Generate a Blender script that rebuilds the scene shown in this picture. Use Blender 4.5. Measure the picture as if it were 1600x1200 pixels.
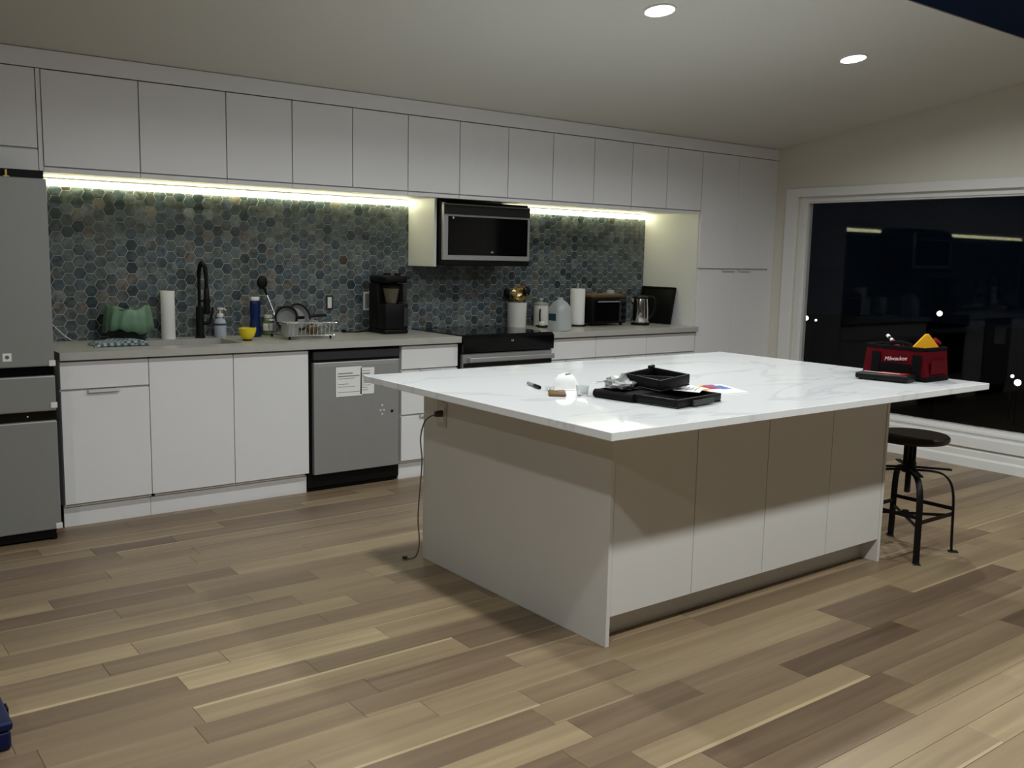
import bpy, bmesh, math, random
from mathutils import Vector, Matrix
random.seed(7)
PI = math.pi
for o in list(bpy.data.objects): bpy.data.objects.remove(o)
scn = bpy.context.scene
COL = scn.collection

# ------------------------------------------------------------------ camera
cam_d = bpy.data.cameras.new('camera'); cam = bpy.data.objects.new('camera', cam_d); COL.objects.link(cam)
RT = Vector((0.79511416, -0.60609858, 0.02092795)); UP = Vector((0.06449419, 0.11881905, 0.99081912)); FW = Vector((0.60302071, 0.78646458, -0.13356454))
M = Matrix(((RT.x, UP.x, -FW.x), (RT.y, UP.y, -FW.y), (RT.z, UP.z, -FW.z))).to_4x4()
M.translation = Vector((-1.0522, -5.7414, 1.4374))
cam.matrix_world = M
cam_d.sensor_width = 36.0; cam_d.sensor_fit = 'HORIZONTAL'; cam_d.lens = 36.0 * 1472.89 / 1600.0
cam_d.clip_start = 0.05; cam_d.clip_end = 300
scn.camera = cam

# ------------------------------------------------------------------ world (night sky) and exposure
w = bpy.data.worlds.new('night_sky'); scn.world = w; w.use_nodes = True
bg = w.node_tree.nodes['Background']; bg.inputs[0].default_value = (0.10, 0.22, 0.42, 1); bg.inputs[1].default_value = 0.006
scn.view_settings.view_transform = 'Standard'; scn.view_settings.look = 'None'
scn.view_settings.gamma = 1.0; scn.view_settings.use_curve_mapping = False
scn.view_settings.exposure = 0.0
DOWNLIGHT_WATTS = 20.0
DOWNLIGHT_SPREAD = 166.0
LED_STRENGTH = 13.0

# ------------------------------------------------------------------ helpers
def new(): return bmesh.new()

def setp(o, label=None, cat=None, group=None, kind=None):
    if label: o['label'] = label
    if cat: o['category'] = cat
    if group: o['group'] = group
    if kind: o['kind'] = kind
    return o

def origin(o):
    v = Vector((0, 0, 0))
    while o is not None:
        v += o.location; o = o.parent
    return v

def obj(name, bm, m, parent=None, smooth=False, world=True):
    """one mesh object; coordinates given in world space (world=True) or local to the parent"""
    if world and parent is not None:
        bmesh.ops.translate(bm, verts=bm.verts, vec=-origin(parent))
    bmesh.ops.recalc_face_normals(bm, faces=bm.faces)
    me = bpy.data.meshes.new(name); bm.to_mesh(me); bm.free()
    for x in (m if isinstance(m, (list, tuple)) else [m]): me.materials.append(x)
    if smooth:
        me.shade_smooth()
        try: me.set_sharp_from_angle(angle=math.radians(38))
        except Exception: pass
    o = bpy.data.objects.new(name, me); COL.objects.link(o); o.parent = parent
    return o

def thing(name, label, cat, loc=(0, 0, 0), rz=0, group=None):
    o = bpy.data.objects.new(name, None); COL.objects.link(o); o.location = loc; o.rotation_euler = (0, 0, rz)
    o.empty_display_size = 0.1
    return setp(o, label, cat, group)

def struct(name, bm, m, parent=None, smooth=False):
    o = obj(name, bm, m, parent, smooth)
    if parent is None: o['kind'] = 'structure'
    return o

def box(bm, x0, x1, y0, y1, z0, z1, bev=0, seg=1):
    if x0 > x1: x0, x1 = x1, x0
    if y0 > y1: y0, y1 = y1, y0
    if z0 > z1: z0, z1 = z1, z0
    r = bmesh.ops.create_cube(bm, size=1.0)
    vs = r['verts']
    for v in vs:
        v.co = Vector((x0 if v.co.x < 0 else x1, y0 if v.co.y < 0 else y1, z0 if v.co.z < 0 else z1))
    if bev > 0:
        es = list({e for v in vs for e in v.link_edges})
        r = bmesh.ops.bevel(bm, geom=es, offset=bev, segments=seg, affect='EDGES', profile=0.5)
        vs = r['verts']
    return vs

def xf(bm, vs, mat): bmesh.ops.transform(bm, matrix=mat, verts=vs)

def cyl(bm, c, r, h, axis='z', seg=24, r2=None, cap=True):
    r2 = r if r2 is None else r2
    res = bmesh.ops.create_cone(bm, cap_ends=cap, segments=seg, radius1=r, radius2=r2, depth=h)
    m = Matrix.Translation(Vector(c))
    if axis == 'x': m = m @ Matrix.Rotation(PI / 2, 4, 'Y')
    if axis == 'y': m = m @ Matrix.Rotation(PI / 2, 4, 'X')
    if isinstance(axis, Vector): m = m @ Vector((0, 0, 1)).rotation_difference(axis).to_matrix().to_4x4()
    bmesh.ops.transform(bm, matrix=m, verts=res['verts'])
    return res['verts']

def sph(bm, c, r, sx=1, sy=1, sz=1, u=20, v=12):
    res = bmesh.ops.create_uvsphere(bm, u_segments=u, v_segments=v, radius=r)
    for q in res['verts']: q.co = Vector((q.co.x * sx + c[0], q.co.y * sy + c[1], q.co.z * sz + c[2]))
    return res['verts']

def lathe(bm, prof, c=(0, 0, 0), seg=28, sx=1.0, sy=1.0):
    rings = []; out = []
    for r, z in prof:
        if r < 1e-6:
            v = bm.verts.new((c[0], c[1], c[2] + z)); rings.append([v]); out.append(v)
        else:
            ring = [bm.verts.new((c[0] + sx * r * math.cos(2 * PI * i / seg), c[1] + sy * r * math.sin(2 * PI * i / seg), c[2] + z)) for i in range(seg)]
            rings.append(ring); out += ring
    for a, b in zip(rings, rings[1:]):
        if len(a) == 1 and len(b) == 1: continue
        for i in range(seg):
            j = (i + 1) % seg
            if len(a) == 1: bm.faces.new((a[0], b[j], b[i]))
            elif len(b) == 1: bm.faces.new((a[i], a[j], b[0]))
            else: bm.faces.new((a[i], a[j], b[j], b[i]))
    return out

def smooth_pts(pts, n=6, closed=False):
    """Catmull-Rom through the points"""
    P = [Vector(p) for p in pts]; out = []
    N = len(P)
    rng = range(N) if closed else range(N - 1)
    for i in rng:
        if closed: a, b, c, d = P[i - 1], P[i], P[(i + 1) % N], P[(i + 2) % N]
        else: a, b, c, d = P[max(i - 1, 0)], P[i], P[i + 1], P[min(i + 2, N - 1)]
        for k in range(n):
            t = k / n
            out.append(0.5 * ((2 * b) + (c - a) * t + (2 * a - 5 * b + 4 * c - d) * t * t + (3 * b - a - 3 * c + d) * t ** 3))
    if not closed: out.append(P[-1])
    return out

def tube(bm, pts, r, seg=8, closed=False, flat=None):
    P = [Vector(p) for p in pts]; N = len(P); rings = []; out = []
    nrm = None
    for i, p in enumerate(P):
        if closed: t = (P[(i + 1) % N] - P[i - 1])
        else: t = P[min(i + 1, N - 1)] - P[max(i - 1, 0)]
        t.normalize()
        if nrm is None:
            nrm = t.orthogonal().normalized()
            if flat is not None:
                f = Vector(flat); nrm = (f - t * f.dot(t)).normalized()
        else:
            nrm = (nrm - t * nrm.dot(t)).normalized()
        bn = t.cross(nrm)
        rr = r[i] if isinstance(r, (list, tuple)) and len(r) == N and not (flat is not None and len(r) == 2) else r
        if isinstance(rr, (list, tuple)): ra, rb = rr
        else: ra = rb = rr
        ring = [bm.verts.new(p + nrm * (ra * math.cos(2 * PI * k / seg + PI / seg)) + bn * (rb * math.sin(2 * PI * k / seg + PI / seg))) for k in range(seg)]
        rings.append(ring); out += ring
    rg = range(N) if closed else range(N - 1)
    for i in rg:
        a, b = rings[i], rings[(i + 1) % N]
        for k in range(seg):
            j = (k + 1) % seg
            bm.faces.new((a[k], a[j], b[j], b[k]))
    if not closed:
        bm.faces.new(rings[0][::-1]); bm.faces.new(rings[-1])
    return out

def prism(bm, poly, fn0, fn1):
    """poly of 2d points; fn maps a 2d point to 3d for the two end caps"""
    a = [bm.verts.new(fn0(p)) for p in poly]; b = [bm.verts.new(fn1(p)) for p in poly]
    bm.faces.new(a[::-1]); bm.faces.new(b)
    n = len(poly)
    for i in range(n):
        j = (i + 1) % n
        bm.faces.new((a[i], a[j], b[j], b[i]))
    return a + b

def text_mesh(name, s, size, mtx, m, parent, depth=0.0004, shear=0.0):
    cu = bpy.data.curves.new('t', 'FONT'); cu.body = s; cu.size = size; cu.align_x = 'CENTER'; cu.align_y = 'CENTER'; cu.extrude = depth; cu.shear = shear
    to = bpy.data.objects.new('t', cu); COL.objects.link(to)
    dg = bpy.context.evaluated_depsgraph_get()
    me = bpy.data.meshes.new_from_object(to.evaluated_get(dg))
    bpy.data.objects.remove(to); bpy.data.curves.remove(cu)
    me.transform(mtx); me.materials.clear(); me.materials.append(m); me.name = name
    if parent is not None: me.transform(Matrix.Translation(-origin(parent)))
    o = bpy.data.objects.new(name, me); COL.objects.link(o); o.parent = parent
    return o

# ------------------------------------------------------------------ materials
MATS = {}
def mat(name, col, rough=0.5, metal=0.0, var=0.06, scale=8.0, stretch=(1, 1, 1), trans=0.0, ior=1.45, coat=0.0, emit=None, estr=0.0, bump=0.0, alpha=1.0, spec=0.5, sub=0.0):
    m = bpy.data.materials.new(name); m.use_nodes = True; nt = m.node_tree; N = nt.nodes; L = nt.links
    b = N['Principled BSDF']
    b.inputs['Roughness'].default_value = rough; b.inputs['Metallic'].default_value = metal
    b.inputs['Transmission Weight'].default_value = trans; b.inputs['IOR'].default_value = ior
    b.inputs['Coat Weight'].default_value = coat; b.inputs['Alpha'].default_value = alpha
    b.inputs['Specular IOR Level'].default_value = spec
    tc = N.new('ShaderNodeTexCoord'); mp = N.new('ShaderNodeMapping'); L.new(tc.outputs['Object'], mp.inputs['Vector']); mp.inputs['Scale'].default_value = stretch
    nz = N.new('ShaderNodeTexNoise'); nz.inputs['Scale'].default_value = scale; nz.inputs['Detail'].default_value = 4; L.new(mp.outputs['Vector'], nz.inputs['Vector'])
    mx = N.new('ShaderNodeMix'); mx.data_type = 'RGBA'
    lo = [max(0, c * (1 - var)) for c in col[:3]]; hi = [min(1, c * (1 + var)) for c in col[:3]]
    mx.inputs['A'].default_value = (*lo, 1); mx.inputs['B'].default_value = (*hi, 1)
    L.new(nz.outputs['Fac'], mx.inputs['Factor']); L.new(mx.outputs['Result'], b.inputs['Base Color'])
    if bump > 0:
        bp = N.new('ShaderNodeBump'); bp.inputs['Strength'].default_value = bump; bp.inputs['Distance'].default_value = 0.002
        L.new(nz.outputs['Fac'], bp.inputs['Height']); L.new(bp.outputs['Normal'], b.inputs['Normal'])
    if emit:
        b.inputs['Emission Color'].default_value = (*emit, 1); b.inputs['Emission Strength'].default_value = estr
    MATS[name] = m
    return m

white_cab = mat('white_laminate', (0.74, 0.74, 0.75), 0.42, var=0.015)
island_white = mat('pale_greige_laminate', (0.70, 0.69, 0.66), 0.45, var=0.015)
pull_white = mat('brushed_pull', (0.72, 0.72, 0.72), 0.35, metal=0.2)
wall_paint = mat('wall_paint', (0.68, 0.655, 0.57), 0.85, var=0.02, bump=0.05, scale=60)
far_paint = mat('low_bounce_paint', (0.09, 0.08, 0.07), 0.85, var=0.03)  # unseen walls, colour kept dark to cut bounced fill light
ceil_paint = mat('ceiling_paint', (0.66, 0.66, 0.615), 0.9, var=0.02, bump=0.05, scale=60)
trim_white = mat('trim_white', (0.76, 0.76, 0.74), 0.4, var=0.015)
steel = mat('stainless_steel', (0.40, 0.405, 0.41), 0.38, metal=0.55, var=0.05, scale=3, stretch=(40, 40, 1))
fridge_steel = mat('fridge_grey_steel', (0.285, 0.292, 0.285), 0.42, metal=0.35, var=0.04, scale=3, stretch=(40, 40, 1))
chrome = mat('polished_chrome', (0.75, 0.75, 0.74), 0.12, metal=1.0)
black_gloss = mat('black_glass', (0.003, 0.003, 0.0035), 0.06, var=0.1, spec=0.25)
black_pl = mat('black_plastic', (0.0045, 0.0045, 0.005), 0.45, var=0.1, spec=0.2)
black_matte = mat('matte_black_metal', (0.004, 0.004, 0.0045), 0.5, var=0.1, spec=0.25)
dark_grey = mat('dark_grey_plastic', (0.032, 0.032, 0.034), 0.4, spec=0.3)
mid_grey = mat('grey_plastic', (0.25, 0.25, 0.26), 0.5)
grout_m = mat('pale_grout', (0.46, 0.485, 0.46), 0.8, var=0.1, scale=40)
paper = mat('white_paper', (0.80, 0.80, 0.78), 0.8, var=0.02)
ink = mat('print_ink', (0.13, 0.13, 0.14), 0.7)
ceramic = mat('white_ceramic', (0.72, 0.71, 0.67), 0.25)
gold = mat('brass_gold', (0.62, 0.48, 0.22), 0.25, metal=1.0)
wood_dark = mat('dark_walnut', (0.018, 0.011, 0.007), 0.4, spec=0.25, var=0.35, scale=6, stretch=(1, 12, 12))
wood_board = mat('warm_board', (0.13, 0.075, 0.030), 0.5, var=0.3, scale=6, stretch=(1, 14, 14))
blue_pl = mat('blue_bottle', (0.004, 0.016, 0.085), 0.25)
navy_pl = mat('navy_plastic', (0.003, 0.008, 0.050), 0.4, spec=0.3)
highlight_m = mat('highlight_steel', (0.47, 0.475, 0.48), 0.3, metal=0.5)
yellow_pl = mat('yellow_plastic', (0.75, 0.60, 0.02), 0.4)
green_bag = mat('green_bag_film', (0.20, 0.36, 0.23), 0.35, trans=0.35, var=0.12, scale=14)
green_dark = mat('dark_green_bin', (0.012, 0.022, 0.016), 0.5)
green_lbl = mat('green_bottle', (0.10, 0.20, 0.05), 0.3)
clear_pl = mat('clear_plastic', (0.85, 0.88, 0.88), 0.08, trans=0.9, var=0.02)
jug_pl = mat('milky_plastic', (0.70, 0.74, 0.74), 0.35, trans=0.55, var=0.04)
label_blue = mat('dark_blue_label', (0.02, 0.06, 0.11), 0.5)
soap_lbl = mat('soap_label', (0.40, 0.43, 0.50), 0.4, var=0.25, scale=30)
amber = mat('smoky_amber_glass', (0.15, 0.13, 0.09), 0.15, trans=0.3)
rub = mat('black_rubber', (0.004, 0.004, 0.004), 0.7, spec=0.15)
red_cloth = mat('red_nylon', (0.070, 0.001, 0.004), 0.8, var=0.25, scale=30, bump=0.3, spec=0.1)
red_pl = mat('red_plastic', (0.20, 0.003, 0.010), 0.4, spec=0.3)
black_cloth = mat('black_nylon', (0.003, 0.003, 0.0035), 0.85, var=0.3, scale=40, bump=0.3, spec=0.1)
orange_pl = mat('orange_yellow_sheet', (0.85, 0.42, 0.015), 0.45)
white_print = mat('white_print', (0.80, 0.78, 0.76), 0.6)
pink_print = mat('pale_print', (0.75, 0.55, 0.55), 0.6)
brown_pl = mat('brown_pouch', (0.13, 0.07, 0.018), 0.4, var=0.5, scale=50)
silver_film = mat('silver_film', (0.34, 0.34, 0.33), 0.35, metal=0.25, var=0.8, scale=40)
cord_grey = mat('grey_brown_cord', (0.16, 0.14, 0.11), 0.5)
cord_white = mat('white_cord', (0.72, 0.72, 0.68), 0.5)
plug_dark = mat('dark_plug', (0.03, 0.022, 0.014), 0.5)
beige_plate = mat('beige_outlet_plate', (0.55, 0.52, 0.45), 0.4)
glass = mat('window_glass', (1, 1, 1), 0.0, trans=1.0, ior=1.21, var=0.0)
navy_paint = mat('navy_ridge_paint', (0.004, 0.013, 0.042), 0.8, var=0.1, scale=2, spec=0.1)
night_grass = mat('night_lawn', (0.02, 0.03, 0.015), 0.9, var=0.4)
lamp_m = mat('downlight_lens', (1, 1, 1), 0.4, emit=(1.0, 1.0, 1.0), estr=6.0)
led_m = mat('led_tape', (1, 1, 0.9), 0.4, emit=(1.0, 0.98, 0.60), estr=LED_STRENGTH)
out_m = mat('outdoor_lamp', (1, 1, 1), 0.4, emit=(1.0, 0.95, 0.78), estr=6.0)
hinge_m = mat('brass_hinge', (0.6, 0.42, 0.12), 0.35, metal=0.8)

def counter_mat():
    m = mat('grey_quartz', (0.42, 0.41, 0.385), 0.28, var=0.10, scale=14)
    return m
grey_quartz = counter_mat()

def marble_mat():
    m = mat('white_veined_quartz', (0.80, 0.81, 0.82), 0.07, var=0.02)
    nt = m.node_tree; N = nt.nodes; L = nt.links; b = N['Principled BSDF']
    tc = N.new('ShaderNodeTexCoord'); mp = N.new('ShaderNodeMapping'); mp.inputs['Rotation'].default_value = (0, 0, 0.5); mp.inputs['Scale'].default_value = (0.9, 2.2, 1)
    L.new(tc.outputs['Object'], mp.inputs['Vector'])
    n1 = N.new('ShaderNodeTexNoise'); n1.inputs['Scale'].default_value = 1.1; n1.inputs['Detail'].default_value = 6; n1.inputs['Distortion'].default_value = 0.8
    L.new(mp.outputs['Vector'], n1.inputs['Vector'])
    s = N.new('ShaderNodeMath'); s.operation = 'SUBTRACT'; s.inputs[1].default_value = 0.5; L.new(n1.outputs['Fac'], s.inputs[0])
    a = N.new('ShaderNodeMath'); a.operation = 'ABSOLUTE'; L.new(s.outputs[0], a.inputs[0])
    rp = N.new('ShaderNodeValToRGB'); rp.color_ramp.elements[0].position = 0.0; rp.color_ramp.elements[0].color = (0.71, 0.72, 0.735, 1)
    rp.color_ramp.elements[1].position = 0.022; rp.color_ramp.elements[1].color = (0.83, 0.845, 0.85, 1)
    L.new(a.outputs[0], rp.inputs['Fac']); L.new(rp.outputs['Color'], b.inputs['Base Color'])
    return m
marble = marble_mat()

def plank_mat():
    m = bpy.data.materials.new('mixed_oak_planks'); m.use_nodes = True; nt = m.node_tree; N = nt.nodes; L = nt.links; b = N['Principled BSDF']
    at = N.new('ShaderNodeAttribute'); at.attribute_name = 'tone'
    sp = N.new('ShaderNodeSeparateColor'); L.new(at.outputs['Color'], sp.inputs['Color'])
    geo = N.new('ShaderNodeNewGeometry')
    cm = N.new('ShaderNodeCombineXYZ'); ml = N.new('ShaderNodeMath'); ml.operation = 'MULTIPLY'; ml.inputs[1].default_value = 37.0; L.new(sp.outputs['Green'], ml.inputs[0])
    L.new(ml.outputs[0], cm.inputs['X']); L.new(ml.outputs[0], cm.inputs['Z'])
    ad = N.new('ShaderNodeVectorMath'); ad.operation = 'ADD'; L.new(geo.outputs['Position'], ad.inputs[0]); L.new(cm.outputs['Vector'], ad.inputs[1])
    mp = N.new('ShaderNodeMapping'); mp.inputs['Scale'].default_value = (1.6, 34, 1); L.new(ad.outputs['Vector'], mp.inputs['Vector'])
    n1 = N.new('ShaderNodeTexNoise'); n1.inputs['Scale'].default_value = 1.0; n1.inputs['Detail'].default_value = 6; n1.inputs['Distortion'].default_value = 0.35; L.new(mp.outputs['Vector'], n1.inputs['Vector'])
    mp2 = N.new('ShaderNodeMapping'); mp2.inputs['Scale'].default_value = (0.9, 9, 1); L.new(ad.outputs['Vector'], mp2.inputs['Vector'])
    n2 = N.new('ShaderNodeTexNoise'); n2.inputs['Scale'].default_value = 1.0; n2.inputs['Detail'].default_value = 2; L.new(mp2.outputs['Vector'], n2.inputs['Vector'])
    # factor = tone + (grain-0.5)*0.28 + (band-0.5)*0.5
    g1 = N.new('ShaderNodeMath'); g1.operation = 'MULTIPLY_ADD'; g1.inputs[1].default_value = 0.34; L.new(n1.outputs['Fac'], g1.inputs[0]); L.new(sp.outputs['Red'], g1.inputs[2])
    g2 = N.new('ShaderNodeMath'); g2.operation = 'MULTIPLY_ADD'; g2.inputs[1].default_value = 0.42; L.new(n2.outputs['Fac'], g2.inputs[0]); L.new(g1.outputs[0], g2.inputs[2])
    g3 = N.new('ShaderNodeMath'); g3.operation = 'SUBTRACT'; g3.inputs[1].default_value = 0.38; L.new(g2.outputs[0], g3.inputs[0])
    rp = N.new('ShaderNodeValToRGB'); cr = rp.color_ramp
    cr.elements[0].position = 0.0; cr.elements[0].color = (0.078, 0.047, 0.027, 1)
    cr.elements[1].position = 1.0; cr.elements[1].color = (0.57, 0.455, 0.27, 1)
    for p, c in ((0.25, (0.142, 0.094, 0.058, 1)), (0.5, (0.226, 0.161, 0.097, 1)), (0.75, (0.350, 0.266, 0.153, 1))):
        e = cr.elements.new(p); e.color = c
    L.new(g3.outputs[0], rp.inputs['Fac']); L.new(rp.outputs['Color'], b.inputs['Base Color'])
    b.inputs['Roughness'].default_value = 0.42
    bp = N.new('ShaderNodeBump'); bp.inputs['Strength'].default_value = 0.12; bp.inputs['Distance'].default_value = 0.001; L.new(n1.outputs['Fac'], bp.inputs['Height']); L.new(bp.outputs['Normal'], b.inputs['Normal'])
    return m
plank_m = plank_mat()

def tile_mat():
    m = bpy.data.materials.new('glazed_stone_hexagon'); m.use_nodes = True; nt = m.node_tree; N = nt.nodes; L = nt.links; b = N['Principled BSDF']
    at = N.new('ShaderNodeAttribute'); at.attribute_name = 'tone'
    geo = N.new('ShaderNodeNewGeometry')
    nz = N.new('ShaderNodeTexNoise'); nz.inputs['Scale'].default_value = 24; nz.inputs['Detail'].default_value = 5; nz.inputs['Distortion'].default_value = 1.0; L.new(geo.outputs['Position'], nz.inputs['Vector'])
    mr = N.new('ShaderNodeMapRange'); mr.inputs['From Min'].default_value = 0.3; mr.inputs['From Max'].default_value = 0.7; mr.inputs['To Min'].default_value = 0.45; mr.inputs['To Max'].default_value = 1.55; L.new(nz.outputs['Fac'], mr.inputs['Value'])
    vm = N.new('ShaderNodeVectorMath'); vm.operation = 'SCALE'; L.new(at.outputs['Color'], vm.inputs[0]); L.new(mr.outputs['Result'], vm.inputs['Scale'])
    L.new(vm.outputs['Vector'], b.inputs['Base Color'])
    b.inputs['Roughness'].default_value = 0.28
    return m
tile_m = tile_mat()

def paint_attr(me, fn):
    a = me.color_attributes.new('tone', 'FLOAT_COLOR', 'CORNER')
    for p in me.polygons:
        c = fn(p)
        for li in p.loop_indices: a.data[li].color = c

# ------------------------------------------------------------------ room shell
XW = 5.672; XL = -5.2; YF = -7.08
RIDGE = -3.54; SLOPE = 0.149; ZC = 2.29
def zc(y): return ZC + SLOPE * (-y if y > RIDGE else (y - 2 * RIDGE))
BAND0, BAND1 = -3.025, -4.055

b = new(); box(b, XL, XW, YF, 0.0, -0.16, -0.014)
floor = struct('floor', b, wood_dark)
b = new(); box(b, XL - 0.15, XW + 0.15, 0.0, 0.15, -0.16, ZC - 0.02)
wall_back = struct('wall_back', b, wall_paint)
b = new(); prism(b, [(0, -0.16), (0, zc(0)), (RIDGE, zc(RIDGE) + .02), (YF, zc(YF)), (YF, -0.16)], lambda p: (XL - 0.15, p[0], p[1]), lambda p: (XL, p[0], p[1]))
struct('wall_left', b, far_paint)
b = new(); box(b, XL - 0.15, XW + 0.15, YF - 0.15, YF, -0.16, zc(YF) - 0.005)
struct('wall_front', b, far_paint)
# right wall with the big window opening
WY0, WY1, WZ0, WZ1 = -0.845, -4.35, 0.215, 1.985
b = new()
prism(b, [(0, -0.16), (0, zc(0)), (WY0, zc(WY0)), (WY0, -0.16)], lambda p: (XW, p[0], p[1]), lambda p: (XW + 0.15, p[0], p[1]))
prism(b, [(WY1, -0.16), (WY1, zc(WY1)), (YF, zc(YF)), (YF, -0.16)], lambda p: (XW, p[0], p[1]), lambda p: (XW + 0.15, p[0], p[1]))
prism(b, [(WY0, WZ1), (WY0, zc(WY0)), (RIDGE, zc(RIDGE)), (WY1, zc(WY1)), (WY1, WZ1)], lambda p: (XW, p[0], p[1]), lambda p: (XW + 0.15, p[0], p[1]))
prism(b, [(WY0, -0.16), (WY0, WZ0), (WY1, WZ0), (WY1, -0.16)], lambda p: (XW, p[0], p[1]), lambda p: (XW + 0.15, p[0], p[1]))
struct('wall_right', b, wall_paint)
# ceiling, two slopes with the navy-painted ridge panel between
b = new()
prism(b, [(0.15, zc(0) - 0.0223), (0.15, zc(0) + 0.12), (BAND0, zc(BAND0) + 0.14), (BAND0, zc(BAND0))], lambda p: (XL - 0.15, p[0], p[1]), lambda p: (XW + 0.15, p[0], p[1]))
prism(b, [(YF - 0.15, zc(YF) - 0.0223), (YF - 0.15, zc(YF) + 0.12), (BAND1, zc(BAND1) + 0.14), (BAND1, zc(BAND1))], lambda p: (XL - 0.15, p[0], p[1]), lambda p: (XW + 0.15, p[0], p[1]))
struct('ceiling', b, ceil_paint)
b = new()
prism(b, [(BAND0 + 0.001, zc(BAND0) + 0.006), (RIDGE, zc(RIDGE) + 0.006), (BAND1 - 0.001, zc(BAND1) + 0.006), (BAND1 - 0.001, zc(BAND1) + 0.12), (RIDGE, zc(RIDGE) + 0.12), (BAND0 + 0.001, zc(BAND0) + 0.12)], lambda p: (XL - 0.15, p[0], p[1]), lambda p: (XW + 0.15, p[0], p[1]))
struct('trim_3', b, navy_paint)

# ------------------------------------------------------------------ big window on the right wall
b = new()
fx0, fx1 = XW + 0.02, XW + 0.09
box(b, fx0, fx1, WY0, WY0 - 0.075, WZ0, WZ1); box(b, fx0, fx1, WY1, WY1 + 0.075, WZ0, WZ1)
box(b, fx0, fx1, WY0 - 0.075, WY1 + 0.075, WZ1 - 0.058, WZ1); box(b, fx0, fx1, WY0 - 0.075, WY1 + 0.075, WZ0, WZ0 + 0.072)
win = struct('window_1', b, trim_white)
b = new()   # inner sash step
for y0, y1, z0, z1 in ((WY0 - 0.04, WY0 - 0.058, WZ0 + .03, WZ1 - .03), (WY1 + 0.04, WY1 + 0.058, WZ0 + .03, WZ1 - .03), (WY0 - .058, WY1 + .058, WZ1 - .045, WZ1 - .03), (WY0 - .058, WY1 + .058, WZ0 + .03, WZ0 + .048)):
    box(b, fx0 - 0.014, fx0 + 0.001, y0, y1, z0, z1)
obj('sash', b, trim_white, win)
b = new(); box(b, XW + 0.052, XW + 0.060, WY0 - 0.07, WY1 + 0.07, WZ0 + 0.066, WZ1 - 0.05)
obj('pane', b, glass, win)
# casing boards
b = new()
cw = 0.105; ct = 0.018
box(b, XW - ct, XW, WY0 + cw + 0.018, WY0 + 0.006, 0.125, WZ1 + 0.065, 0.003)
tr = struct('trim_1', b, trim_white)
b = new(); box(b, XW - ct, XW, WY0 + 0.006, WY1 - 0.12, WZ1 - 0.006, WZ1 + 0.065, 0.003); obj('head_casing', b, trim_white, tr)
b = new(); box(b, XW - ct, XW, WY1 - 0.006, WY1 - 0.12, 0.125, WZ1 - 0.006, 0.003); obj('side_casing', b, trim_white, tr)
b = new(); box(b, XW - ct - 0.004, XW, WY0 + 0.006, WY1 - 0.006, 0.142, WZ0 + 0.004, 0.003); obj('apron', b, trim_white, tr)
b = new(); box(b, XW - ct * 0.6, XW + 0.03, WY0, WY1, WZ0 - 0.002, WZ0 + 0.012, 0.003); obj('sill', b, trim_white, tr)
b = new(); prism(b, [(0, 0), (0.02, 0), (0.02, 0.062), (0.012, 0.078), (0.012, 0.118), (0.006, 0.128), (0, 0.128)], lambda p: (XW - p[0], -0.62, p[1]), lambda p: (XW - p[0], YF + 0.01, p[1]))
struct('baseboard_right', b, trim_white)

# ------------------------------------------------------------------ floor planks
PW = 0.125
special = {  # row -> planks (x0, x1, tone, streak)
    18: [(-1.0, -0.138, 0.68, 0)], 21: [(-0.09, 0.672, 0.80, 0)], 28: [(1.10, 2.28, 0.68, 0)], 31: [(0.83, 1.89, 0.66, -1)],
    30: [(1.70, 2.43, 0.18, 0)], 29: [(-0.15, 0.80, 0.72, 0), (0.80, 1.30, 0.36, 0)], 26: [(-0.35, 0.49, 0.60, 0)], 25: [(-0.62, 0.30, 0.52, 0), (0.30, 0.93, 0.42, -1)],
    27: [(0.04, 0.80, 0.62, -1), (0.80, 1.24, 0.50, -1)], 35: [(1.81, 2.7, 0.72, 0)], 13: [(-0.29, 0.47, 0.30, 0), (-1.0, -0.29, 0.55, 0)],
    16: [(0.96, 1.9, 0.68, 0)], 19: [(-0.7, -0.27, 0.45, 0), (-0.27, 0.55, 0.40, 0)], 20: [(-0.9, 0.1, 0.60, -1)],
    32: [(1.0, 1.95, 0.30, 0)], 33: [(0.9, 1.75, 0.45, 0), (1.75, 2.9, 0.62, 0)], 34: [(1.2, 2.3, 0.66, 0)], 36: [(1.3, 2.4, 0.60, 0)]}
rows = int((-YF - 0.02) / PW)
planks = []
rf = random.Random(11)
for k in range(-1, rows + 1):
    y1 = -0.02 - PW * k; y0 = y1 - PW
    if y1 > 0: y1 = 0.0
    y0 = max(y0, YF)
    if y1 - y0 < 0.01: continue
    segs = []
    fixed = sorted(special.get(k, []))
    def fill(xa, xb):
        x = xa
        while xb - x > 1e-4:
            ln = rf.choice((0.42, 0.6, 0.8, 0.95, 1.1, 1.3, 1.6)) * rf.uniform(0.9, 1.1)
            if xb - (x + ln) < 0.3: ln = xb - x if xb - x < 1.8 else (xb - x) / 2
            t = rf.gauss(0.47, 0.105)
            st = rf.choice((0, 0, 0, 0, 0, 0, 0, 0, 1, -1))
            segs.append((x, x + ln, min(0.8, max(0.22, t)), st)); x += ln
    x = XL
    first = True
    for f in fixed:
        if f[0] > x: fill(x - (rf.uniform(0, 0.4) if first else 0), f[0])
        segs.append(f); x = f[1]; first = False
    fill(x - (rf.uniform(0, 0.4) if first else 0), XW)
    for s in segs: planks.append((max(s[0], XL), min(s[1], XW), y0, y1, s[2], s[3]))
C0 = M.translation
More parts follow.
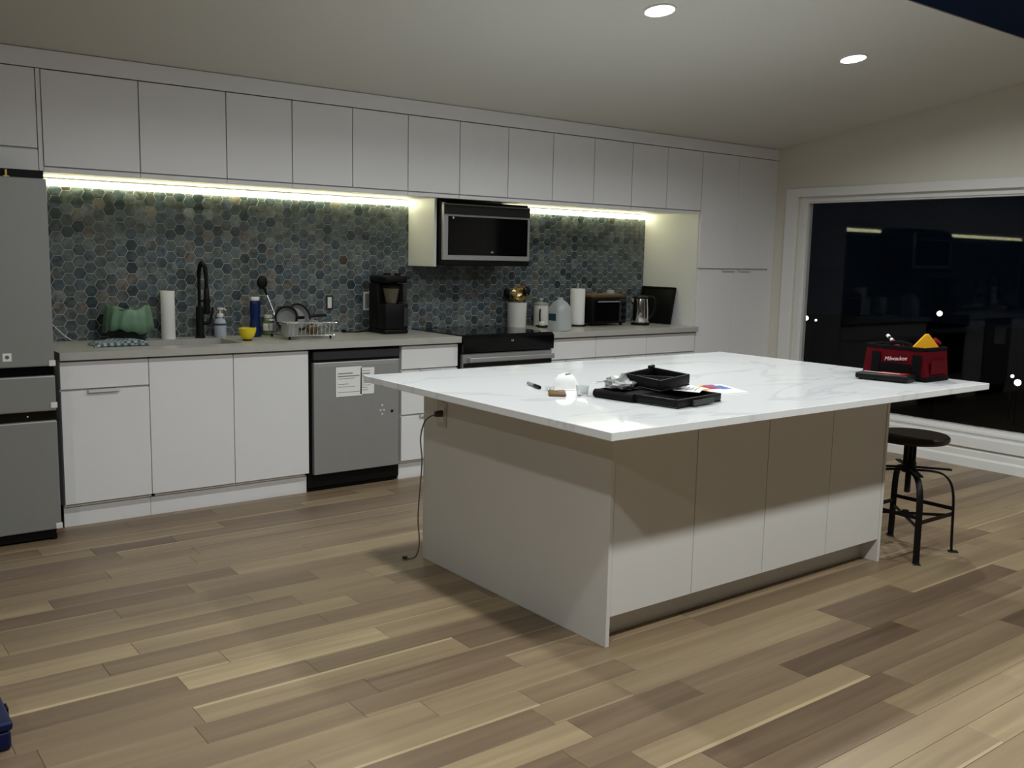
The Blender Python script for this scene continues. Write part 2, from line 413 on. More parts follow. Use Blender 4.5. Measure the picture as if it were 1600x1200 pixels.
def vis_size(p):
    c = Vector(((p[0] + p[1]) / 2, (p[2] + p[3]) / 2, 0)) - C0
    d = c.dot(FW)
    if d < 1.2: return -1
    u = 800 + 1472.9 * c.dot(RT) / d; v = 600 - 1472.9 * c.dot(UP) / d
    if u < -250 or u > 1850 or v > 1290 or v < 600: return -1
    if p[3] > -0.5: return -1
    if c.x + C0.x > 1.35 and c.x + C0.x < 3.05 and p[2] > -3.3 and p[3] < -2.03: return -0.5
    return (p[1] - p[0]) * PW * 1.4 / d ** 3
planks.sort(key=vis_size, reverse=True)
def plank_bm(bm, p, tones):
    x0, x1, y0, y1, t, st = p
    g = 0.0004; c = 0.0009; zb = -0.014
    r = rf.random(); r2 = rf.random()
    def quad(vs, tone):
        f = bm.faces.new([bm.verts.new(v) for v in vs]); tones.append((tone, r, r2, 1))
    xa, xb, ya, yb = x0 + g, x1 - g, y0 + g, y1 - g
    ia, ib, ja, jb = xa + c, xb - c, ya + c, yb - c
    if st == 0: quad([(ia, ja, 0), (ib, ja, 0), (ib, jb, 0), (ia, jb, 0)], t)
    else:
        ym = (ja + 0.008 + 0.009 * r) if st < 0 else (jb - 0.008 - 0.009 * r)
        quad([(ia, ja, 0), (ib, ja, 0), (ib, ym, 0), (ia, ym, 0)], min(1.0, t + 0.22) if st < 0 else t)
        quad([(ia, ym, 0), (ib, ym, 0), (ib, jb, 0), (ia, jb, 0)], t if st < 0 else min(1.0, t + 0.22))
    d = t - 0.05
    quad([(xa, ya, -c), (xb, ya, -c), (ib, ja, 0), (ia, ja, 0)], d); quad([(xb, yb, -c), (xa, yb, -c), (ia, jb, 0), (ib, jb, 0)], d)
    quad([(xb, ya, -c), (xb, yb, -c), (ib, jb, 0), (ib, ja, 0)], d); quad([(xa, yb, -c), (xa, ya, -c), (ia, ja, 0), (ia, jb, 0)], d)
    for (a1, b1, a2, b2) in ((xa, ya, xb, ya), (xb, ya, xb, yb), (xb, yb, xa, yb), (xa, yb, xa, ya)):
        quad([(a1, b1, zb), (a2, b2, zb), (a2, b2, -c), (a1, b1, -c)], d)
def finish_planks(name, ps, kind=None):
    bm = new(); tones = []
    for p in ps: plank_bm(bm, p, tones)
    me = bpy.data.meshes.new(name); bm.to_mesh(me); bm.free(); me.materials.append(plank_m)
    paint_attr(me, lambda q: tones[q.index])
    o = bpy.data.objects.new(name, me); COL.objects.link(o); o.parent = floor
    if kind: o['kind'] = kind
for p in planks[:298]: finish_planks('plank', [p])
finish_planks('remaining_planks', planks[298:], 'stuff')

# ------------------------------------------------------------------ hexagonal backsplash
BX0, BX1, BZ0, BZ1 = -0.026, 4.722, 0.9145, 1.797
b = new(); box(b, BX0, BX1, -0.0055, 0.0, BZ0, BZ1); obj('grout_bed', b, grout_m, wall_back)
HP = 0.0655; HC = HP * math.sqrt(3) / 2; RR = (HP - 0.0042) / math.sqrt(3)
rt = random.Random(5)
def tile_col():
    k = rt.random()
    if k < 0.46: c = (0.120, 0.142, 0.142)
    elif k < 0.70: c = (0.088, 0.116, 0.135)
    elif k < 0.83: c = (0.155, 0.172, 0.165)
    elif k < 0.965: c = (0.055, 0.078, 0.088)
    elif k < 0.99: c = (0.150, 0.140, 0.120)
    else: c = (0.070, 0.058, 0.045)
    s = rt.uniform(0.62, 1.05)
    return (c[0] * s, c[1] * s, c[2] * s, 1)
def clip(poly):
    for axis, val, keep in ((0, BX0, 1), (0, BX1, -1), (1, BZ0, 1), (1, BZ1, -1)):
        out = []
        for i in range(len(poly)):
            a, c = poly[i], poly[(i + 1) % len(poly)]
            ia = (a[axis] - val) * keep >= 0; ic = (c[axis] - val) * keep >= 0
            if ia: out.append(a)
            if ia != ic:
                t = (val - a[axis]) / (c[axis] - a[axis]); out.append((a[0] + t * (c[0] - a[0]), a[1] + t * (c[1] - a[1])))
        poly = out
        if len(poly) < 3: return []
    return poly
def tile_geo(bm, poly, cx, cz):
    """front face with a chamfered edge, sides to the bed"""
    n = len(poly); d = 0.0095; ch = 0.0014
    def P(p, s, y): return bm.verts.new((cx + (p[0] - cx) * s, y, cz + (p[1] - cz) * s))
    inn = [P(p, 1 - ch / RR, -d) for p in poly]; mid = [P(p, 1, -d + ch) for p in poly]; bas = [P(p, 1, -0.004) for p in poly]
    bm.faces.new(inn)
    for A, B in ((mid, inn), (bas, mid)):
        for i in range(n):
            j = (i + 1) % n; bm.faces.new((A[i], A[j], B[j], B[i]))
tiles = []
nc = int((BX1 - BX0) / HC) + 2; nr = int((BZ1 - BZ0) / HP) + 2
for i in range(nc):
    for j in range(-1, nr):
        cx = BX0 + i * HC; cz = BZ0 + 0.02 + (j + (0.5 if i % 2 else 0)) * HP
        hexa = [(cx + RR * math.cos(PI / 3 * q), cz + RR * math.sin(PI / 3 * q)) for q in range(6)]
        pl = clip(hexa)
        if len(pl) < 3: continue
        ar = abs(sum(pl[q][0] * pl[(q + 1) % len(pl)][1] - pl[(q + 1) % len(pl)][0] * pl[q][1] for q in range(len(pl)))) / 2
        if ar < 1e-4: continue
        full = len(pl) == 6 and all(abs(a[0] - c[0]) < 1e-7 and abs(a[1] - c[1]) < 1e-7 for a, c in zip(pl, hexa))
        tiles.append((cx, cz, pl, full))
def tile_key(t):      # largest in the photograph: whole tiles nearest to the camera, not behind the fridge
    if t[0] < 0.09: return 99
    return t[0] + (0 if t[3] else 0.6)
tiles.sort(key=tile_key)
variants = []
for q in range(26):
    bm = new(); hexa = [(RR * math.cos(PI / 3 * i), RR * math.sin(PI / 3 * i)) for i in range(6)]
    tile_geo(bm, hexa, 0, 0); bmesh.ops.recalc_face_normals(bm, faces=bm.faces)
    me = bpy.data.meshes.new('tile'); bm.to_mesh(me); bm.free(); me.materials.append(tile_m)
    col = tile_col(); paint_attr(me, lambda p: col); variants.append(me)
rest = []; nobj = 0
for t in tiles:
    if nobj < 298 and t[3]:
        o = bpy.data.objects.new('tile', rt.choice(variants)); COL.objects.link(o); o.parent = wall_back
        o.location = (t[0], rt.uniform(-0.0005, 0.0005), t[1]); nobj += 1
    else: rest.append(t)
bm = new(); cols = []
for t in rest:
    n0 = len(bm.faces); tile_geo(bm, t[2], t[0], t[1]); c = tile_col(); cols += [c] * (len(bm.faces) - n0)
bm.faces.ensure_lookup_table()
me = bpy.data.meshes.new('remaining_tiles'); bm.to_mesh(me); bm.free(); me.materials.append(tile_m)
paint_attr(me, lambda p: cols[p.index])
o = bpy.data.objects.new('remaining_tiles', me); COL.objects.link(o); o.parent = wall_back; o['kind'] = 'stuff'

# ------------------------------------------------------------------ downlights
XS = (-2.51, -0.87, 0.765, 2.395, 4.025)
def downlight(x, y, label, grp):
    sl = math.atan(SLOPE) * (1 if y > RIDGE else -1)
    t = thing('downlight', label, 'ceiling light', (x, y, zc(y)), group=grp)
    t.rotation_euler = (-sl, 0, 0)
    b = new(); lathe(b, [(0.082, 0.0), (0.080, -0.006), (0.072, -0.007), (0.069, -0.002), (0.069, 0.0)], seg=32)
    obj('trim_ring', b, trim_white, t, True, world=False)
    b = new(); lathe(b, [(0.0, -0.0035), (0.069, -0.0035), (0.069, -0.0005), (0.0, -0.0005)], seg=32)
    obj('lens', b, lamp_m, t, False, world=False)
    ld = bpy.data.lights.new('downlight_beam', 'AREA'); ld.shape = 'DISK'; ld.size = 0.136; ld.energy = DOWNLIGHT_WATTS; ld.spread = math.radians(DOWNLIGHT_SPREAD); ld.color = (0.965, 1.0, 1.0)
    lo = bpy.data.objects.new('downlight_beam', ld); COL.objects.link(lo); lo.parent = t; lo.location = (0, 0, -0.0045)
for i, x in enumerate(XS):
    if i < 2: continue
    lab = {4: 'round recessed downlight in the ceiling nearest the big window', 3: 'round recessed downlight in the ceiling above the island, left of the other visible one'}.get(i, 'recessed ceiling downlight outside the picture')
    downlight(x, -2.36, lab, 'recessed ceiling downlights')
for x in XS: downlight(x, -4.74, 'recessed ceiling downlight outside the picture', 'recessed ceiling downlights')

# ------------------------------------------------------------------ cabinets: doors, pulls
DT = 0.018
def door(parent, x0, x1, z0, z1, yf, m, name='door', g=0.0018):
    b = new(); box(b, x0 + g, x1 - g, yf, yf + DT, z0 + g, z1 - g, 0.0012)
    return obj(name, b, m, parent)
def pull(parent, xc, z, yf, wd=0.155, down=True):
    """thin bent edge pull hooked over the top of a door"""
    b = new(); box(b, xc - wd / 2, xc + wd / 2, yf - 0.014, yf + 0.012, z - 0.0012, z + 0.0012, 0.0005)
    box(b, xc - wd / 2, xc + wd / 2, yf - 0.0155, yf - 0.0130, z - 0.013, z + 0.0012, 0.0005)
    return obj('edge_pull', b, pull_white, parent)

YU = -0.617; ZU0, ZU1 = 1.828, 2.289
U = [-0.027, 0.430, 0.888, 1.270, 1.652, 2.034, 2.418, 2.808, 3.195, 3.578, 3.956, 4.330, 4.724]
units = [(0, 1), (1, 2), (2, 3), (3, 5), (5, 6), (6, 8), (8, 10), (10, 12)]
ulab = ['white flat upper cabinet right beside the fridge surround', 'second white upper cabinet from the fridge, above the faucet', 'third white upper cabinet from the fridge, a narrow single door',
        'white two-door upper cabinet above the coffee maker', 'single-door white upper cabinet just left of the microwave', 'white two-door upper cabinet directly above the microwave',
        'white two-door upper cabinet just right of the microwave', 'white two-door upper cabinet next to the tall pantry']
for (i, j), lb in zip(units, ulab):
    x0, x1 = U[i], U[j]
    t = thing('upper_cabinet', lb, 'cabinet', ((x0 + x1) / 2, -0.3, ZU0), group='white upper cabinets in one row')
    b = new(); box(b, x0 + 0.0015, x1 - 0.0015, YU + DT + 0.002, -0.0005, ZU0 - 0.012, ZU1)
    obj('carcass', b, white_cab, t)
    b = new(); box(b, x0 + 0.0015, x1 - 0.0015, YU + 0.004, YU + DT + 0.002, ZU0 - 0.026, ZU0 - 0.004, 0.001)
    obj('light_rail', b, white_cab, t)
    for q in range(i, j): door(t, U[q], U[q + 1], ZU0, ZU1, YU, white_cab, g=0.0026)
# crown filler up to the sloped ceiling
b = new(); prism(b, [(YU - 0.002, ZU1 + 0.003), (YU - 0.002, zc(YU) - 0.004), (YU + 0.02, zc(YU + 0.02) - 0.004), (YU + 0.02, ZU1 + 0.003)], lambda p: (-1.02, p[0], p[1]), lambda p: (XW - 0.001, p[0], p[1]))
struct('trim_2', b, white_cab)

# pantry
t = thing('pantry_cabinet', 'tall white four-door pantry cabinet in the corner by the window', 'cabinet', (5.2, -0.3, 0))
b = new(); box(b, 4.724, 4.742, YU + DT + 0.002, -0.0005, 0.0, ZU1); obj('side_panel', b, white_cab, t)
b = new(); box(b, 4.742, 5.60, YU + DT + 0.002, -0.0005, 0.10, ZU1); obj('carcass', b, white_cab, t)
b = new(); box(b, 4.742, 5.66, -0.565, -0.55, 0.0, 0.10); obj('toe_kick', b, white_cab, t)
b = new(); box(b, 5.6015, XW - 0.001, YU + 0.002, YU + DT, 0.0, ZU1 - 0.002, 0.001); obj('filler_strip', b, white_cab, t)
TX = [4.7265, 5.165, 5.60]
for q in range(2):
    for z0, z1 in ((0.11, 1.370), (1.379, ZU1)):
        d = door(t, TX[q], TX[q + 1], z0, z1, YU, white_cab)
        if z1 < 2:
            pull(d, 5.085 if q == 0 else 5.285, z1, YU)

# base cabinets
YB = -0.621; DZ0, DZ1 = 0.124, 0.866
def base_unit(x0, x1, label, kind, grp='white base cabinets along the wall'):
    t = thing('base_cabinet', label, 'cabinet', ((x0 + x1) / 2, -0.3, 0), group=grp)
    b = new()
    x, X, yf = x0 + 0.001, x1 - 0.001, YB + DT + 0.002
    if kind == 'sink':      # open-topped carcass so that the basin has room
        box(b, x, x + 0.018, yf, -0.001, 0.11, 0.873); box(b, X - 0.018, X, yf, -0.001, 0.11, 0.873); box(b, x, X, yf, -0.001, 0.11, 0.128); box(b, x, X, -0.02, -0.001, 0.11, 0.873)
        box(b, x, X, yf, yf + 0.02, 0.80, 0.873)
    else: box(b, x, X, yf, -0.001, 0.11, 0.873)
    obj('carcass', b, white_cab, t)
    b = new(); box(b, x, X, -0.582, -0.566, 0.0, 0.109); obj('toe_kick', b, white_cab, t)
    if kind == 'drawer_door':
        d = door(t, x0, x1, 0.722, DZ1, YB, white_cab, 'drawer'); dd = door(t, x0, x1, DZ0, 0.714, YB, white_cab); pull(dd, x0 + (x1 - x0) * 0.475, 0.7145, YB)
    elif kind == 'sink':
        xm = 0.901; door(t, x0, xm, DZ0, DZ1, YB, white_cab); door(t, xm, x1, DZ0, DZ1, YB, white_cab)
    elif kind == 'drawers':
        for z0, z1 in ((0.716, DZ1), (0.424, 0.708), (DZ0, 0.416)):
            d = door(t, x0, x1, z0, z1, YB, white_cab, 'drawer')
            if z1 < 0.8: pull(d, x0 + (x1 - x0) * 0.5, z1 + .0005, YB)
    return t
base_unit(0.002, 0.439, 'white base cabinet with one drawer over a door, beside the fridge', 'drawer_door')
base_unit(0.439, 1.357, 'white two-door sink base cabinet left of the dishwasher', 'sink')
base_unit(1.990, 2.420, 'white three-drawer base cabinet between dishwasher and range', 'drawers')
base_unit(3.212, 3.645, 'white drawer base cabinet just right of the range', 'drawers')
base_unit(3.645, 4.172, 'white drawer base cabinet below the toaster oven', 'drawers')
base_unit(4.172, 4.718, 'white drawer base cabinet against the pantry side', 'drawers')

# worktops
SX0, SX1, SY0, SY1 = 0.50, 1.005, -0.505, -0.155
b = new()
for x0, x1, y0, y1 in ((0.0, SX0, -0.652, -0.001), (SX1, 2.428, -0.652, -0.001), (SX0, SX1, -0.652, SY0), (SX0, SX1, SY1, -0.001)): box(b, x0, x1, y0, y1, 0.8745, 0.914)
bmesh.ops.remove_doubles(b, verts=b.verts, dist=1e-5)
setp(obj('worktop', b, grey_quartz), 'grey stone worktop with the sink, running from fridge to range', 'worktop')
b = new(); box(b, 3.205, 4.7225, -0.652, -0.001, 0.8745, 0.914, 0.0015)
setp(obj('worktop', b, grey_quartz), 'grey stone worktop between range and tall pantry', 'worktop')
# sink
t = thing('sink', 'undermount steel sink basin in front of the black faucet', 'sink', (0.75, -0.33, 0.7))
b = new(); th = 0.004
box(b, SX0 - th, SX0, SY0, SY1, 0.70, 0.8735); box(b, SX1, SX1 + th, SY0, SY1, 0.70, 0.8735); box(b, SX0 - th, SX1 + th, SY0 - th, SY0, 0.70, 0.8735); box(b, SX0 - th, SX1 + th, SY1, SY1 + th, 0.70, 0.8735); box(b, SX0 - th, SX1 + th, SY0 - th, SY1 + th, 0.696, 0.70)
obj('basin', b, steel, t)
b = new(); lathe(b, [(0.0, 0.003), (0.03, 0.003), (0.042, 0.004), (0.045, 0.0005), (0.0, 0.0005)], (0.75, -0.33, 0.70)); obj('drain', b, chrome, t, True)

# ------------------------------------------------------------------ hanging side panel, LED strips
b = new(); box(b, 2.404, 2.422, -0.345, -0.0105, 1.362, ZU0 - 0.0125, 0.001)
setp(obj('hanging_panel', b, white_cab), 'white panel hanging from the upper cabinets at the left side of the microwave', 'panel')
def led(x0, x1, label):
    t = thing('led_strip', label, 'light strip', ((x0 + x1) / 2, -0.045, ZU0 - 0.02), group='under-cabinet light strips')
    b = new(); box(b, x0, x1, -0.034, -0.011, 1.8065, 1.8153); obj('channel', b, pull_white, t)
    b = new(); box(b, x0 + 0.002, x1 - 0.002, -0.030, -0.0115, 1.772, 1.8063, 0.002); obj('diffuser', b, led_m, t)
led(0.02, 2.395, 'glowing yellow-white light strip under the upper cabinets left of the microwave')
led(3.21, 4.715, 'glowing yellow-white light strip under the upper cabinets right of the microwave')

# ------------------------------------------------------------------ fridge and its surround
b = new(); box(b, -0.047, -0.029, -0.615, -0.0005, 1.79, ZU1)
setp(obj('surround_panel', b, white_cab), 'narrow white surround panel above the right side of the fridge', 'panel')
t = thing('overfridge_cabinet', 'white cabinet above the fridge at the left picture edge', 'cabinet', (-0.53, -0.3, 1.8))
b = new(); box(b, -1.02, -0.049, YU + DT + 0.002, -0.0005, 1.90, ZU1); obj('carcass', b, white_cab, t)
door(t, -1.02, -0.535, 1.912, ZU1, YU, white_cab); door(t, -0.535, -0.05, 1.912, ZU1, YU, white_cab)
b = new(); box(b, -1.02, -0.050, YU + 0.004, YU + DT, 1.803, 1.905, 0.001); obj('filler_panel', b, white_cab, t)
b = new(); box(b, -1.038, -1.022, -0.615, -0.0005, 0.0, ZU1)
setp(obj('surround_panel', b, white_cab), 'tall white surround panel on the far left side of the fridge', 'panel')

t = thing('refrigerator', 'grey steel refrigerator with black recessed handle bands at the left edge', 'refrigerator', (-0.5, -0.4, 0))
FX0, FX1, FYF = -0.965, -0.055, -0.800
b = new(); box(b, FX0 + 0.01, FX1 - 0.008, -0.735, -0.04, 0.03, 1.755, 0.004); obj('body', b, dark_grey, t)
for x0, x1 in ((FX0, -0.512), (-0.508, FX1)):
    b = new(); box(b, x0, x1, FYF, -0.74, 0.868, 1.757, 0.006, 2); obj('door', b, fridge_steel, t)
b = new(); box(b, FX0, FX1, FYF, -0.74, 0.650, 0.822, 0.006, 2); obj('drawer', b, fridge_steel, t)
b = new(); box(b, FX0, FX1, FYF, -0.74, 0.058, 0.602, 0.006, 2); obj('freezer_drawer', b, fridge_steel, t)
for z0, z1 in ((0.822, 0.868), (0.602, 0.650)):
    b = new(); box(b, FX0 + 0.002, FX1 - 0.002, FYF + 0.022, -0.742, z0, z1); obj('recessed_handle', b, black_gloss, t)
b = new(); box(b, FX0 + 0.02, FX1 - 0.02, -0.775, -0.74, 0.012, 0.055); obj('kick_grille', b, black_pl, t)
for x in (FX0 + 0.06, FX1 - 0.03):
    b = new(); cyl(b, (x, -0.755, 0.012), 0.018, 0.024); obj('foot', b, black_pl, t)
b = new(); box(b, FX0 + 0.005, FX1 - 0.005, -0.76, -0.70, 1.757, 1.796); obj('hinge_cover', b, black_pl, t)
b = new(); cyl(b, (-0.222, -0.772, 1.775), 0.007, 0.03); box(b, -0.235, -0.209, -0.785, -0.757, 1.757, 1.762); obj('hinge_pin', b, hinge_m, t, True)
for z in (0.88, 0.675, 0.072):
    b = new(); box(b, FX1 - 0.026, FX1 + 0.004, FYF - 0.004, FYF + 0.03, z - 0.012, z + 0.016, 0.002); o = obj('corner_guard', b, cord_white, t)
b = new(); box(b, -0.278, -0.240, FYF - 0.0008, FYF - 0.0001, 0.900, 0.938); s = obj('sticker', b, paper, t)
b = new(); cyl(b, (-0.259, FYF - 0.0012, 0.919), 0.009, 0.0006, 'y', 16); obj('printed_dot', b, ink, s)
b = new(); cyl(b, (-0.18, FYF + 0.0215, 0.626), 0.004, 0.002, 'y', 12); obj('indicator', b, pull_white, t)

# ------------------------------------------------------------------ dishwasher
t = thing('dishwasher', 'grey steel dishwasher with paper manuals taped on its door', 'dishwasher', (1.67, -0.3, 0))
b = new(); box(b, 1.362, 1.984, -0.600, -0.02, 0.03, 0.868); obj('tub', b, black_pl, t)
b = new(); box(b, 1.384, 1.968, -0.635, -0.601, 0.112, 0.790, 0.004, 2); dd = obj('door', b, steel, t)
b = new(); box(b, 1.384, 1.968, -0.630, -0.601, 0.805, 0.856, 0.003); obj('control_strip', b, dark_grey, t)
b = new(); box(b, 1.388, 1.964, -0.618, -0.601, 0.791, 0.804); obj('handle_pocket', b, black_pl, t)
b = new(); box(b, 1.365, 1.97, -0.575, -0.56, 0.0, 0.105); obj('toe_kick', b, black_pl, t)
for x in (1.40, 1.45, 1.88, 1.93):
    b = new(); cyl(b, (x, -0.54, 0.0155), 0.014, 0.031); obj('foot', b, black_pl, t)
b = new(); box(b, 1.41, 1.945, -0.6362, -0.6351, 0.763, 0.784); obj('door_highlight', b, highlight_m, dd)  # paler steel strip, a highlight painted along the door top
for x0, x1, z0, z1, tl in ((1.526, 1.700, 0.577, 0.757, 0.0), (1.690, 1.785, 0.585, 0.748, 0.02)):
    b = new(); v = box(b, x0, x1, -0.6385, -0.6370, z0, z1); xf(b, v, Matrix.Translation((x0, 0, z0)) @ Matrix.Rotation(tl, 4, 'Y') @ Matrix.Translation((-x0, 0, -z0)))
    pg = obj('manual_sheet', b, paper, dd)
    b = new(); rr = random.Random(int(x0 * 100)); h = z1 - z0; wd = x1 - x0
    for q in range(9):
        z = z1 - 0.02 - q * (h - 0.03) / 9
        if q == 1 or rr.random() < 0.85:
            box(b, x0 + 0.012, x0 + 0.012 + (wd - 0.024) * rr.uniform(0.45, 1.0), -0.6392, -0.6386, z - (0.006 if q in (1, 2) else 0.002), z + 0.001)
    obj('printed_lines', b, mid_grey, pg)
b = new()
for dx, dz in ((0, 0.03), (0.012, 0), (-0.012, 0), (0, -0.025)): cyl(b, (1.845 + dx, -0.6362, 0.473 + dz), 0.007, 0.0012, 'y', 12)
obj('sticker_dots', b, pull_white, dd)
b = new(); cyl(b, (1.915, -0.6375, 0.462), 0.0085, 0.004, 'y', 14); obj('dark_magnet', b, black_pl, dd, True)

# ------------------------------------------------------------------ range
t = thing('range', 'black and steel slide-in electric range between the base cabinets', 'stove', (2.81, -0.3, 0))
RX0, RX1 = 2.430, 3.203
b = new(); box(b, RX0, RX1, -0.615, -0.02, 0.05, 0.905); obj('body', b, black_pl, t)
b = new(); box(b, RX0 - 0.0005, RX1 + 0.0005, -0.640, -0.012, 0.9055, 0.921, 0.003, 2); ck = obj('glass_cooktop', b, black_gloss, t)
for x, y, r in ((2.63, -0.47, 0.11), (3.0, -0.47, 0.09), (2.63, -0.18, 0.075), (3.0, -0.18, 0.10)):
    b = new(); lathe(b, [(r, 0.0), (r, 0.0004), (r - 0.003, 0.0004), (r - 0.003, 0.0)], (x, y, 0.921), 36); obj('burner_ring', b, dark_grey, ck)
b = new(); prism(b, [(-0.612, 0.802), (-0.665, 0.806), (-0.668, 0.900), (-0.645, 0.921), (-0.615, 0.904)], lambda p: (RX0 + 0.004, p[0], p[1]), lambda p: (RX1, p[0], p[1])); cp = obj('control_panel', b, black_gloss, t)
text_mesh('logo', 'LG', 0.016, Matrix.Translation((2.836, -0.6685, 0.876)) @ Matrix.Rotation(PI / 2, 4, 'X'), white_print, cp)
b = new(); box(b, RX0 + 0.012, RX1 - 0.004, -0.650, -0.616, 0.20, 0.797, 0.004); od = obj('oven_door', b, steel, t)
b = new(); box(b, RX0 + 0.06, RX1 - 0.06, -0.6512, -0.6503, 0.30, 0.700); obj('oven_window', b, black_gloss, od)
b = new(); box(b, RX0 + 0.014, RX1 - 0.006, -0.652, -0.6505, 0.706, 0.735); obj('dark_band', b, black_gloss, od)
b = new(); box(b, RX0 + 0.03, RX1 - 0.02, -0.705, -0.690, 0.742, 0.775, 0.006, 2); box(b, RX0 + 0.05, RX0 + 0.075, -0.692, -0.648, 0.748, 0.770); box(b, RX1 - 0.065, RX1 - 0.04, -0.692, -0.648, 0.748, 0.770); obj('handle', b, steel, od)
b = new(); box(b, RX0 + 0.012, RX1 - 0.004, -0.645, -0.616, 0.055, 0.19, 0.004); obj('storage_drawer', b, steel, t)
for x in (RX0 + 0.05, RX1 - 0.05):
    for y in (-0.58, -0.08):
        b = new(); cyl(b, (x, y, 0.0255), 0.02, 0.051); obj('foot', b, black_pl, t)

# ------------------------------------------------------------------ microwave
t = thing('microwave', 'black and steel microwave oven mounted under the upper cabinets', 'microwave', (2.81, -0.2, 1.40))
MX0, MX1, MYF = 2.432, 3.172, -0.405
b = new(); box(b, MX0, MX1, -0.375, -0.012, 1.372, 1.801); obj('body', b, black_pl, t)
b = new(); box(b, MX0 + 0.006, MX1, MYF, -0.376, 1.408, 1.783, 0.004, 2); dr = obj('door', b, steel, t)
b = new(); box(b, MX0 + 0.002, MX1, MYF + 0.004, -0.376, 1.374, 1.405, 0.002); obj('vent_lip', b, black_pl, t)
b = new(); box(b, MX0 + 0.042, MX1 - 0.022, MYF - 0.0015, MYF - 0.0002, 1.442, 1.700); wn = obj('glass_window', b, black_gloss, dr)
b = new(); box(b, MX0 + 0.01, MX1 - 0.004, MYF - 0.0008, MYF - 0.0001, 1.712, 1.776); obj('upper_band', b, dark_grey, dr)
text_mesh('logo', 'LG', 0.017, Matrix.Translation((2.84, MYF - 0.0022, 1.466)) @ Matrix.Rotation(PI / 2, 4, 'X'), white_print, wn)
b = new(); cyl(b, (2.515, MYF - 0.0022, 1.690), 0.007, 0.001, 'y', 14); obj('round_mark', b, pull_white, wn)
b = new(); box(b, 2.440, 2.462, -0.393, -0.377, 1.776, 1.790); obj('power_tag', b, cord_white, t)
b = new()
for q in range(14): box(b, 2.50 + q * 0.045, 2.53 + q * 0.045, -0.30, -0.24, 1.3712, 1.3722)
obj('under_vent', b, dark_grey, t)

# ------------------------------------------------------------------ island
t = thing('kitchen_island', 'large pale kitchen island base with four flat doors and overhanging top', 'island', (2.19, -2.65, 0))
PX0, PX1, PY0, PY1 = 1.279, 3.099, -3.306, -2.024
ZT = 0.866
b = new(); box(b, PX0, PX0 + 0.019, PY0, PY1, 0.0, ZT, 0.0012); obj('end_panel', b, island_white, t)
b = new(); box(b, PX1 - 0.019, PX1, PY0, PY1, 0.0, ZT, 0.0012); obj('end_panel', b, island_white, t)
b = new(); box(b, PX0 + 0.020, PX1 - 0.020, PY0 + 0.024, PY1 - 0.024, 0.108, ZT); obj('carcass', b, island_white, t)
b = new(); box(b, PX0 + 0.020, PX1 - 0.020, PY0 + 0.095, PY1 - 0.095, 0.0, 0.107); obj('toe_kick', b, island_white, t)
D = [PX0 + 0.0195, 1.745, 2.191, 2.648, PX1 - 0.0195]
for q in range(4): door(t, D[q], D[q + 1], 0.112, ZT - 0.003, -3.302, island_white)
BD = [PX0 + 0.0195, 1.88, 2.50, PX1 - 0.0195]
for q in range(3): door(t, BD[q], BD[q + 1], 0.112, ZT - 0.003, PY1 - 0.020, island_white, 'drawer')
b = new(); box(b, 0.978, 3.408, -3.616, -1.992, 0.8665, 0.8955, 0.002)
setp(obj('island_worktop', b, marble), 'glossy white veined stone top of the kitchen island', 'worktop')
# outlet with plug and cord
t = thing('island_outlet', 'beige outlet plate on the shaded end panel of the island', 'outlet', (PX0, -2.18, 0.72))
b = new(); box(b, PX0 - 0.005, PX0 - 0.0002, -2.222, -2.146, 0.662, 0.776, 0.002); obj('plate', b, beige_plate, t)
b = new(); box(b, PX0 - 0.0062, PX0 - 0.005, -2.204, -2.164, 0.684, 0.754); obj('socket_face', b, ceramic, t)
t = thing('power_cord', 'thin brown-grey cord hanging from the island outlet to the floor', 'cord', (PX0 - 0.02, -2.16, 0.0))
b = new(); prism(b, [(-0.006, -0.012), (0.006, -0.012), (0.009, 0.006), (0.004, 0.018), (-0.004, 0.018), (-0.009, 0.006)], lambda p: (PX0 - 0.0065, -2.19 + p[0] * 1.4, 0.722 + p[1]), lambda p: (PX0 - 0.034, -2.175 + p[0], 0.720 + p[1] * 0.8)); obj('plug', b, plug_dark, t)
cpts = [(PX0 - 0.030, -2.172, 0.718), (1.235, -2.150, 0.708), (1.222, -2.122, 0.678), (1.220, -2.093, 0.60), (1.222, -2.104, 0.50), (1.222, -2.094, 0.40), (1.222, -2.080, 0.30), (1.221, -2.075, 0.20), (1.220, -2.090, 0.10), (1.222, -2.060, 0.03), (1.215, -2.02, 0.006), (1.205, -2.005, 0.005)]
b = new(); tube(b, smooth_pts(cpts, 5), 0.0034, 8); obj('cable', b, cord_grey, t, True)
b = new(); tube(b, [(1.205, -2.005, 0.008), (1.190, -1.990, 0.008)], 0.0075, 10); obj('cable_end', b, plug_dark, t, True)

